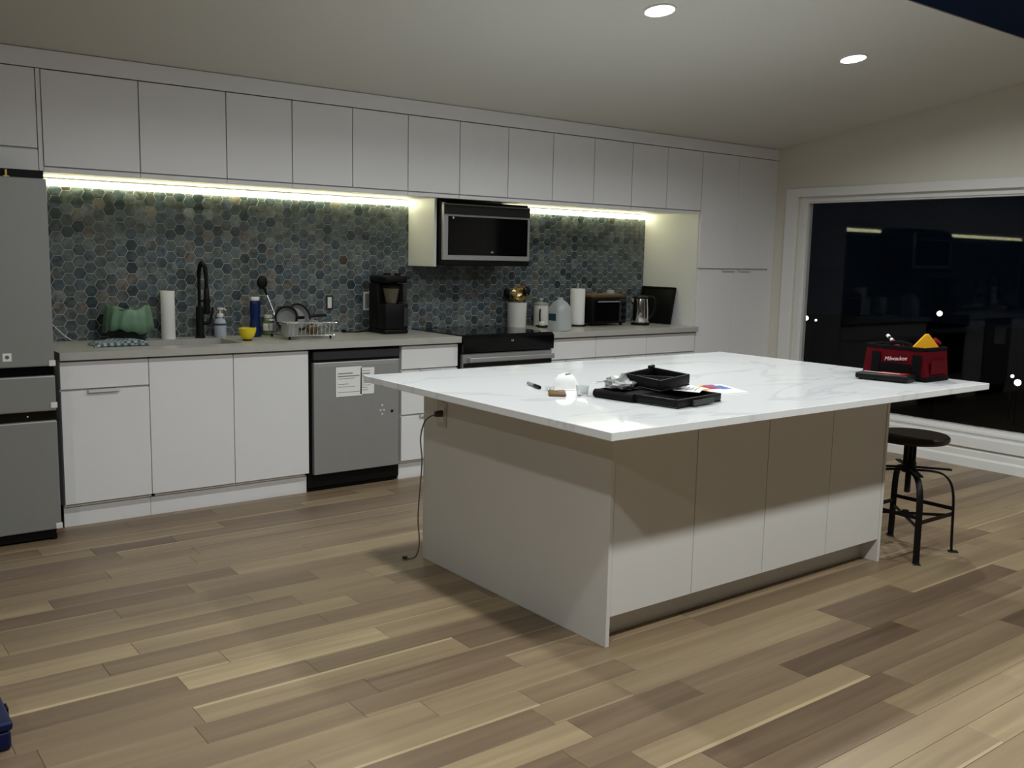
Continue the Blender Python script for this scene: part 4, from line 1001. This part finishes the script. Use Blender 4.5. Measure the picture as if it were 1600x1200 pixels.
b = new(); box(b, OX1 - 0.080, OX1 - 0.006, OY0 + 0.004, OY0 + 0.0115, WT + 0.03, WT + 0.21, 0.002); cpn = obj('control_panel', b, dark_grey, t)
for z in (0.065, 0.118, 0.172):
    b = new(); cyl(b, (OX1 - 0.043, OY0 - 0.006, WT + z), 0.019, 0.019, 'y', 20); obj('knob', b, black_pl, cpn, True)
for x in (OX0 + 0.03, OX1 - 0.03):
    for y in (OY0 + 0.04, OY1 - 0.04):
        b = new(); cyl(b, (x, y, WT + 0.0092), 0.013, 0.018, seg=14); obj('foot', b, black_pl, t)
b = new(); box(b, OX0 + 0.002, OX1 - 0.01, OY0 + 0.03, OY1 - 0.015, WT + 0.2225, WT + 0.246, 0.005, 2)
setp(obj('cutting_board', b, wood_board, None, True), 'brown wooden cutting board lying on the toaster oven', 'board')
b = new(); lathe(b, [(0, 0.0), (0.030, 0.0), (0.033, 0.008), (0.031, 0.026), (0.012, 0.032), (0, 0.032)], (4.215, -0.150, WT + 0.2463), 24)
setp(obj('white_jar', b, jug_pl, None, True), 'small round white jar standing on the toaster oven board', 'jar')
# kettle
kx, ky = 4.405, -0.310
t = thing('kettle', 'shiny steel electric kettle with black handle in front of the black board', 'kettle', (kx, ky, WT))
b = new(); lathe(b, [(0, 0), (0.074, 0), (0.076, 0.006), (0.072, 0.022), (0, 0.022)], (kx, ky, WT), 32); obj('power_base', b, black_pl, t, True)
b = new(); lathe(b, [(0, 0.0225), (0.069, 0.0225), (0.071, 0.03), (0.068, 0.12), (0.062, 0.195), (0.060, 0.212), (0, 0.213)], (kx, ky, WT), 36); obj('jug', b, chrome, t, True)
b = new(); lathe(b, [(0, 0.2135), (0.061, 0.2135), (0.060, 0.225), (0.040, 0.236), (0, 0.239)], (kx, ky, WT), 32); obj('lid', b, black_pl, t, True)
hd_ = Vector((0.80, -0.60, 0))
b = new(); tube(b, smooth_pts([Vector((kx, ky, WT + 0.222)) + hd_ * 0.045, Vector((kx, ky, WT + 0.228)) + hd_ * 0.085, Vector((kx, ky, WT + 0.20)) + hd_ * 0.112, Vector((kx, ky, WT + 0.13)) + hd_ * 0.110, Vector((kx, ky, WT + 0.07)) + hd_ * 0.088, Vector((kx, ky, WT + 0.06)) + hd_ * 0.066], 6), (0.009, 0.012), 10, flat=(0.6, 0.8, 0)); obj('handle', b, black_pl, t, True)
b = new(); prism(b, [(-0.016, 0), (0.016, 0), (0, 0.028)], lambda p: (kx - 0.052 - p[1] * 0.8, ky + 0.035 + p[0] + p[1] * 0.5, WT + 0.212), lambda p: (kx - 0.050 - p[1] * 0.25, ky + 0.035 + p[0] * 0.8 + p[1] * .2, WT + 0.165)); obj('spout', b, chrome, t)
# black board leaning on the pantry side
t = thing('black_tray', 'black rectangular tray leaning against the pantry side behind the kettle', 'tray', (4.68, -0.2, WT))
lean = Matrix.Translation((4.660, 0, WT + 0.0005)) @ Matrix.Rotation(math.radians(10), 4, 'Y')
b = new(); box(b, -0.010, 0.004, -0.405, -0.035, 0.002, 0.305, 0.005, 2); xf(b, b.verts, lean); obj('plate', b, black_pl, t, True)
b = new()
for y0, y1, z0, z1 in ((-0.405, -0.393, 0.002, 0.305), (-0.047, -0.035, 0.002, 0.305), (-0.393, -0.047, 0.293, 0.305), (-0.393, -0.047, 0.002, 0.014)): box(b, -0.018, -0.0105, y0, y1, z0, z1)
xf(b, b.verts, lean); obj('raised_rim', b, black_pl, t)

# ------------------------------------------------------------------ things on the island
IT = 0.8958
t = thing('marker_pen', 'black marker pen lying on the island left of the white mask', 'pen', (1.415, -2.68, IT))
a0, a1 = Vector((1.440, -2.605, IT + 0.008)), Vector((1.392, -2.745, IT + 0.008)); dv = (a1 - a0).normalized()
b = new(); tube(b, [a0, a0 + dv * 0.08], 0.0072, 12); obj('barrel', b, mid_grey, t, True)
b = new(); tube(b, [a0 + dv * 0.0805, a0 + dv * 0.142, a0 + dv * 0.147], [0.0078, 0.0078, 0.006], 12); obj('cap', b, black_pl, t, True)
# dust mask
mx_, my_ = 1.500, -2.780
t = thing('dust_mask', 'white cup-shaped dust mask lying dome up on the island', 'mask', (mx_, my_, IT))
b = new(); lathe(b, [(0.062, 0.0), (0.060, 0.004), (0.056, 0.022), (0.047, 0.042), (0.032, 0.058), (0.014, 0.066), (0, 0.067)], (mx_, my_, IT), 36, 1.0, 0.86); sm = obj('shell', b, paper, t, True); md = sm.modifiers.new('thickness', 'SOLIDIFY'); md.thickness = 0.002; md.offset = -1
b = new(); lathe(b, [(0.058, 0.0002), (0.066, 0.0002), (0.066, 0.003), (0.060, 0.005)], (mx_, my_, IT), 36, 1.0, 0.86); obj('rim', b, paper, t, True)
b = new(); box(b, mx_ - 0.016, mx_ + 0.012, my_ - 0.020, my_ - 0.012, IT + 0.0655, IT + 0.067); obj('printed_mark', b, mid_grey, t)
b = new(); tube(b, smooth_pts([(mx_ - 0.058, my_ + 0.02, IT + 0.004), (mx_ - 0.085, my_ + 0.0, IT + 0.004), (mx_ - 0.080, my_ - 0.05, IT + 0.004), (mx_ - 0.045, my_ - 0.042, IT + 0.004)], 6), 0.0025, 6); obj('strap', b, ceramic, t, True)
# brown pouch
t = thing('brown_packet', 'small glossy brown packet in front of the white mask', 'packet', (1.355, -2.885, IT))
b = new(); box(b, -0.050, 0.050, -0.035, 0.035, 0, 0.012, 0.005, 2); xf(b, b.verts, Matrix.Translation((1.362, -2.890, IT)) @ Matrix.Rotation(0.9, 4, 'Z') @ Matrix.Scale(1.2, 4, (1, 0, 0))); obj('pouch', b, brown_pl, t, True)
b = new(); box(b, -0.012, 0.012, -0.008, 0.008, 0.0122, 0.014); xf(b, b.verts, Matrix.Translation((1.37, -2.875, IT)) @ Matrix.Rotation(0.6, 4, 'Z')); obj('bright_spot', b, gold, t)
# clear cup
b = new(); lathe(b, [(0, 0.001), (0.020, 0.0), (0.022, 0.004), (0.027, 0.040), (0.0255, 0.040), (0.020, 0.006), (0, 0.004)], (1.430, -2.965, IT), 28)
setp(obj('clear_cup', b, clear_pl, None, True), 'small clear plastic cup right of the brown packet', 'cup')
b = new(); lathe(b, [(0, 0.001), (0.016, 0.0), (0.018, 0.004), (0.020, 0.018), (0.0188, 0.018), (0.016, 0.005), (0, 0.004)], (1.400, -2.800, IT), 24)
setp(obj('clear_saucer', b, clear_pl, None, True), 'tiny clear plastic saucer between the marker and the mask', 'saucer')
# lower open case
ang = math.atan2(-3.365 + 3.418, 1.754 - 1.456)
def case(name, label, c, lx, ly, h, rot, wall=0.012, tiltx=0.0, tilty=0.0, cat='case'):
    t = thing(name, label, cat, c)
    m_ = Matrix.Rotation(rot, 4, 'Z') @ Matrix.Rotation(tiltx, 4, 'X') @ Matrix.Rotation(tilty, 4, 'Y')
    b = new(); box(b, -lx / 2, lx / 2, -ly / 2, ly / 2, 0, 0.006, 0.002); xf(b, b.verts, m_); obj('bottom', b, black_pl, t, world=False)
    for x0, x1, y0, y1 in ((-lx / 2, lx / 2, -ly / 2, -ly / 2 + wall), (-lx / 2, lx / 2, ly / 2 - wall, ly / 2), (-lx / 2, -lx / 2 + wall, -ly / 2 + wall, ly / 2 - wall), (lx / 2 - wall, lx / 2, -ly / 2 + wall, ly / 2 - wall)):
        b = new(); box(b, x0, x1, y0, y1, 0.0062, h, 0.004, 2); xf(b, b.verts, m_); obj('side_wall', b, black_pl, t, True, world=False)
    return t, m_
t, m_ = case('tool_case', 'open black tool case lying flat on the island under the papers', (1.632, -3.185, IT), 0.300, 0.385, 0.034, ang - 0.02)
b = new(); cyl(b, (-0.150, 0.10, 0.017), 0.017, 0.19, 'y', 18); xf(b, b.verts, m_); obj('rounded_hinge', b, rub, t, True, world=False)
b = new(); box(b, -0.07, 0.07, -0.212, -0.2035, 0.006, 0.026, 0.002); xf(b, b.verts, m_); obj('latch', b, dark_grey, t, world=False)
# papers in the case
rp_ = random.Random(4)
plabs = ['white folded leaflet on the right half of the black tool case', 'white printed sheet under the leaflet in the black tool case', 'crumpled white paper at the back left of the black tool case']
for q, (px, py, pz, rot, sx2, sy2, tl) in enumerate(((1.735, -3.245, IT + 0.040, 0.5, 0.17, 0.13, 0.03), (1.680, -3.130, IT + 0.0365, 0.15, 0.21, 0.15, 0.0), (1.560, -2.985, IT + 0.042, -0.4, 0.13, 0.09, -0.10))):
    t = thing('paper_sheet', plabs[q], 'paper', (px, py, pz)); t.rotation_euler = (tl, 0, rot)
    b = new(); n = 10; g = []
    for i in range(n + 1):
        g.append([b.verts.new((sx2 * (i / n - 0.5), sy2 * (j / n - 0.5), 0.004 + 0.004 * math.sin(5 * i / n + q) * math.cos(4 * j / n))) for j in range(n + 1)])
    for i in range(n):
        for j in range(n): b.faces.new((g[i][j], g[i + 1][j], g[i + 1][j + 1], g[i][j + 1]))
    sh = obj('sheet', b, paper, t, True, world=False); md = sh.modifiers.new('thickness', 'SOLIDIFY'); md.thickness = 0.0012
    b = new()
    for k in range(6): box(b, -sx2 * 0.40, -sx2 * 0.40 + sx2 * rp_.uniform(0.4, 0.8), sy2 * (0.34 - 0.13 * k) - 0.0016, sy2 * (0.34 - 0.13 * k) + 0.0016, 0.0086, 0.0092)
    obj('printed_lines', b, mid_grey, t, world=False)
# silver crumpled packaging
t = thing('plastic_wrapper', 'crumpled shiny silver wrapper under the tilted black tray', 'wrapper', (1.520, -3.085, IT + 0.030))
b = new(); bmesh.ops.create_icosphere(b, subdivisions=3, radius=1.0); rw = random.Random(2)
for v in b.verts:
    s = 1 + rw.uniform(-0.28, 0.22); v.co = Vector((v.co.x * 0.060 * s, v.co.y * 0.070 * s, 0.028 + v.co.z * 0.026 * s))
    v.co.z = max(v.co.z, 0.010)
obj('film', b, silver_film, t, world=False)
b = new(); prism(b, [(-0.026, 0.0), (0.030, 0.0), (0.006, 0.036)], lambda p: (p[0] - 0.012, -0.03 - p[1] * 0.1, 0.038 + p[1]), lambda p: (p[0] * 0.8 - 0.012, -0.01 - p[1] * 0.1, 0.038 + p[1] * 0.9)); obj('folded_flap', b, silver_film, t, world=False)
# tilted tray on top
t, m_ = case('parts_tray', 'tilted empty black parts tray resting on top of the tool case', (1.640, -3.165, IT + 0.054), 0.185, 0.185, 0.046, math.radians(6), 0.010, math.radians(3), math.radians(-4), 'tray')
b = new(); box(b, -0.002, 0.002, -0.078, 0.078, 0.0062, 0.036); xf(b, b.verts, m_ @ Matrix.Rotation(0.6, 4, 'Z')); obj('divider', b, dark_grey, t, world=False)
b = new(); cyl(b, (0.075, 0.087, 0.050), 0.007, 0.03, 'x', 14); xf(b, b.verts, m_); obj('clasp', b, black_pl, t, True, world=False)
# magazine
t = thing('magazine', 'colourful printed flyer lying flat beside the black tool case', 'magazine', (2.060, -3.120, IT))
q0, q1, q2, q3 = Vector((1.905, -3.205, 0)), Vector((2.010, -2.990, 0)), Vector((2.200, -3.020, 0)), Vector((2.110, -3.245, 0))
def quadbox(b, z0, z1, f0=(0, 0), f1=(1, 1)):
    def P(u, v): return q0.lerp(q3, u).lerp(q1.lerp(q2, u), v)
    poly = [(f0[0], f0[1]), (f1[0], f0[1]), (f1[0], f1[1]), (f0[0], f1[1])]
    prism(b, poly, lambda p: (P(*p).x, P(*p).y, IT + z0), lambda p: (P(*p).x, P(*p).y, IT + z1))
b = new(); quadbox(b, 0.0, 0.0025); obj('pages', b, paper, t)
cols = {'print_orange': (0.85, 0.35, 0.03), 'print_yellow': (0.85, 0.62, 0.05), 'print_red': (0.50, 0.05, 0.05), 'print_blue': (0.12, 0.22, 0.55), 'print_purple': (0.35, 0.10, 0.28)}
for nme, a, c_ in (('print_orange', (0.0, 0.42), (0.30, 0.75)), ('print_yellow', (0.10, 0.62), (0.42, 0.98)), ('print_red', (0.34, 0.50), (0.62, 0.96)), ('print_purple', (0.48, 0.72), (0.74, 1.0)), ('print_blue', (0.62, 0.42), (0.88, 0.86)), ('print_orange', (0.04, 0.10), (0.18, 0.42))):
    mm = MATS.get(nme) or mat(nme, cols[nme], 0.3, var=0.35, scale=26)
    b = new(); quadbox(b, 0.0026 + 0.0001 * a[0], 0.0029 + 0.0003 * a[0], a, c_); obj('printed_patch', b, mm, t)

# tool bag
t = thing('tool_bag', 'red and black fabric tool bag at the far corner of the island', 'tool bag', (3.235, -3.285, IT))
BX, BX_, BY, BY_ = 3.135, 3.340, -3.450, -3.120
def bagbox(b, x0, x1, y0, y1, z0, z1, tx=0.010, ty=0.012, bev=0.008):
    v = box(b, x0, x1, y0, y1, z0, z1, bev, 2); zm = (z1 - z0); cx_, cy_ = (x0 + x1) / 2, (y0 + y1) / 2
    for q in b.verts:
        f = (q.co.z - z0) / zm
        q.co.x = cx_ + (q.co.x - cx_) * (1 - f * tx / (x1 - x0) * 2); q.co.y = cy_ + (q.co.y - cy_) * (1 - f * ty / (y1 - y0) * 2)
b = new(); bagbox(b, BX - 0.004, BX_ + 0.004, BY - 0.004, BY_ + 0.004, IT, IT + 0.024, 0, 0, 0.008); obj('base_boot', b, black_cloth, t, True)
# walls (open top)
b = new(); wl = 0.008
for x0, x1, y0, y1 in ((BX, BX + wl, BY, BY_), (BX_ - wl, BX_, BY, BY_), (BX + wl, BX_ - wl, BY, BY + wl), (BX + wl, BX_ - wl, BY_ - wl, BY_)):
    box(b, x0, x1, y0, y1, IT + 0.0245, IT + 0.142)
for v in b.verts:
    f = (v.co.z - IT) / 0.14
    v.co.y = -3.285 + (v.co.y + 3.285) * (1 - 0.09 * f); v.co.x = 3.2375 + (v.co.x - 3.2375) * (1 - 0.05 * f)
obj('fabric_wall', b, red_cloth, t)
b = new(); top_z = IT + 0.142
y0_, y1_ = -3.285 - 0.152, -3.285 + 0.152; x0_, x1_ = 3.2375 - 0.099, 3.2375 + 0.099
for a in ((x0_ - .003, x0_ + .010, y0_, y1_), (x1_ - .010, x1_ + .003, y0_, y1_), (x0_ + .0105, x1_ - .0105, y0_ - .003, y0_ + .010), (x0_ + .0105, x1_ - .0105, y1_ - .010, y1_ + .003)): box(b, *a, top_z + 0.0005, top_z + 0.018, 0.003)
obj('rim_binding', b, black_cloth, t)
for y in (-3.19, -3.40):
    b = new(); box(b, BX - 0.004, BX - 0.0005, y - 0.022, y + 0.022, IT + 0.026, IT + 0.125, 0.001); obj('webbing_strap', b, black_cloth, t)
b = new(); box(b, BX - 0.006, BX - 0.0005, -3.372, -3.215, IT + 0.030, IT + 0.078, 0.002); pk = obj('front_pocket', b, black_cloth, t)
b = new(); box(b, BX + 0.035, BX_ - 0.03, BY - 0.0045, BY - 0.0008, IT + 0.035, IT + 0.10, 0.0015); obj('end_pocket', b, red_cloth, t)
LM = Matrix.Translation((BX - 0.0012, -3.292, IT + 0.098)) @ Matrix(((0, 0, -1, 0), (-1, 0, 0, 0), (0, 1, 0, 0), (0, 0, 0, 1))) @ Matrix.Rotation(0.10, 4, 'Z')
text_mesh('lettering', 'Milwaukee', 0.027, LM, pink_print, t, 0.0006, 0.3)
for s in (x0_ + 0.012, x1_ - 0.012):
    b = new(); tube(b, smooth_pts([(s, -3.36, IT + 0.135), (s + (0.02 if s < 3.23 else -0.02), -3.34, IT + 0.165), (s + (0.03 if s < 3.23 else -0.03), -3.285, IT + 0.172), (s + (0.02 if s < 3.23 else -0.02), -3.23, IT + 0.165), (s, -3.21, IT + 0.135)], 5), (0.003, 0.010), 6, flat=(1, 0, 0)); obj('carry_handle', b, black_cloth, t, True)
# contents of the bag
SQ = Vector((3.250, -3.391, IT + 0.108)); SQd = Vector((0.80, -0.60, 0)); SQn = Vector((0.60, 0.80, 0)) * 0.012
prism(b0 := new(), [(-0.080, 0.0), (0.066, 0.0), (0.078, 0.014), (-0.004, 0.112), (-0.020, 0.110), (-0.084, 0.040)], lambda p: SQ + SQd * p[0] + Vector((0, 0, p[1])), lambda p: SQ + SQd * p[0] + SQn + Vector((0, 0, p[1])))
b = b0
bmesh.ops.bevel(b, geom=list(b.edges), offset=0.003, segments=1, affect='EDGES')
setp(obj('speed_square', b, orange_pl), 'orange-yellow triangular square sticking out of the tool bag', 'tool')
b = new(); tube(b, smooth_pts([(3.305, -3.345, IT + 0.055), (3.310, -3.362, IT + 0.12), (3.318, -3.385, IT + 0.172), (3.321, -3.395, IT + 0.186)], 5), 0.021, 14)
setp(obj('red_tool_handle', b, red_pl, None, True), 'red tool handle behind the orange square in the tool bag', 'tool')
t = thing('screwdriver', 'screwdriver with white-banded red handle lying across the bag opening', 'screwdriver', (3.19, -3.22, IT + 0.15))
p0, p1 = Vector((3.185, -3.290, IT + 0.135)), Vector((3.235, -3.185, IT + 0.196)); dv = (p1 - p0).normalized()
b = new(); tube(b, [p0, p0 + dv * 0.05, p0 + dv * 0.085], [0.009, 0.012, 0.010], 10); obj('handle', b, red_pl, t, True)
b = new(); tube(b, [p0 + dv * 0.0855, p0 + dv * 0.100], 0.0085, 10); obj('white_collar', b, white_print, t, True)
b = new(); tube(b, [p0 + dv * 0.1005, p0 + dv * 0.118], 0.006, 10); obj('dark_neck', b, black_pl, t, True)
b = new(); tube(b, [p0 + dv * 0.1185, p0 + dv * 0.136], 0.0085, 10); obj('white_tip', b, white_print, t, True)
t = thing('pliers', 'red-handled pliers tucked in the middle of the bag opening', 'pliers', (3.20, -3.30, IT + 0.1))
for s in (-1, 1):
    b = new(); tube(b, smooth_pts([(3.20 + s * 0.004, -3.31, IT + 0.08), (3.20 + s * 0.015, -3.305, IT + 0.12), (3.20 + s * 0.020, -3.300, IT + 0.168)], 5), 0.006, 8); obj('grip', b, red_pl, t, True)
b = new(); box(b, 3.188, 3.212, -3.32, -3.30, IT + 0.045, IT + 0.08, 0.003); obj('jaw', b, mid_grey, t)
# flat black and red case (charger)
t = thing('battery_charger', 'low black battery charger with red label in front of the tool bag', 'charger', (3.045, -3.300, IT))
m_ = Matrix.Translation((3.045, -3.300, IT)) @ Matrix.Rotation(math.radians(10), 4, 'Z')
b = new(); box(b, -0.058, 0.058, -0.125, 0.125, 0.004, 0.034, 0.010, 3); xf(b, b.verts, m_); obj('housing', b, black_pl, t, True)
b = new(); box(b, -0.040, 0.040, -0.100, 0.030, 0.0342, 0.0375, 0.002); xf(b, b.verts, m_); obj('red_plate', b, red_pl, t)
b = new(); box(b, -0.030, -0.016, -0.075, 0.095, 0.0378, 0.0384); xf(b, b.verts, m_); obj('pale_stripe', b, pink_print, t)
for x in (-0.04, 0.04):
    for y in (-0.1, 0.1):
        b = new(); cyl(b, (x, y, 0.002), 0.007, 0.004, seg=12); xf(b, b.verts, m_); obj('rubber_foot', b, rub, t)

# ------------------------------------------------------------------ blue box at the left edge
t = thing('blue_tote', 'dark blue plastic toolbox on the floor cut off by the left picture edge', 'box', (-0.80, -2.72, 0))
b = new(); box(b, -0.92, -0.627, -2.86, -2.60, 0.0, 0.060, 0.012, 3); obj('box_body', b, navy_pl, t, True)
b = new(); box(b, -0.925, -0.622, -2.865, -2.595, 0.0605, 0.088, 0.010, 3); obj('lid', b, navy_pl, t, True)
b = new(); box(b, -0.623, -0.615, -2.75, -2.71, 0.045, 0.080, 0.002); obj('latch', b, black_pl, t)

# ------------------------------------------------------------------ outside
b = new(); box(b, XW + 0.3, 120, -60, 80, -6.2, -6.0); o = struct('ground', b, night_grass)
for (x, y, z, r, lb) in ((45, 26.84, -1.67, 0.12, 'bright outdoor lamp far away beside the left window jamb'), (45, 26.2, -1.75, 0.06, 'tiny faint outdoor lamp right of the lamp by the window jamb'), (45, 19.0, -0.94, 0.13, 'distant outdoor lamp seen above the tool bag'),
                        (45, 14.90, -3.97, 0.15, 'bright distant outdoor lamp low at the right picture edge'), (46.5, 15.85, -3.86, 0.08, 'small outdoor lamp just above the bright one at the right edge')):
    t = thing('outdoor_lamp', lb, 'lamp', (x, y, -6.0), group='distant outdoor lamps')
    b = new(); cyl(b, (x, y, (-6.0 + z - r) / 2), 0.05, z - r + 6.0, seg=10); obj('post', b, black_matte, t)
    b = new(); sph(b, (x, y, z), r, u=14, v=8); obj('globe', b, out_m, t, True)
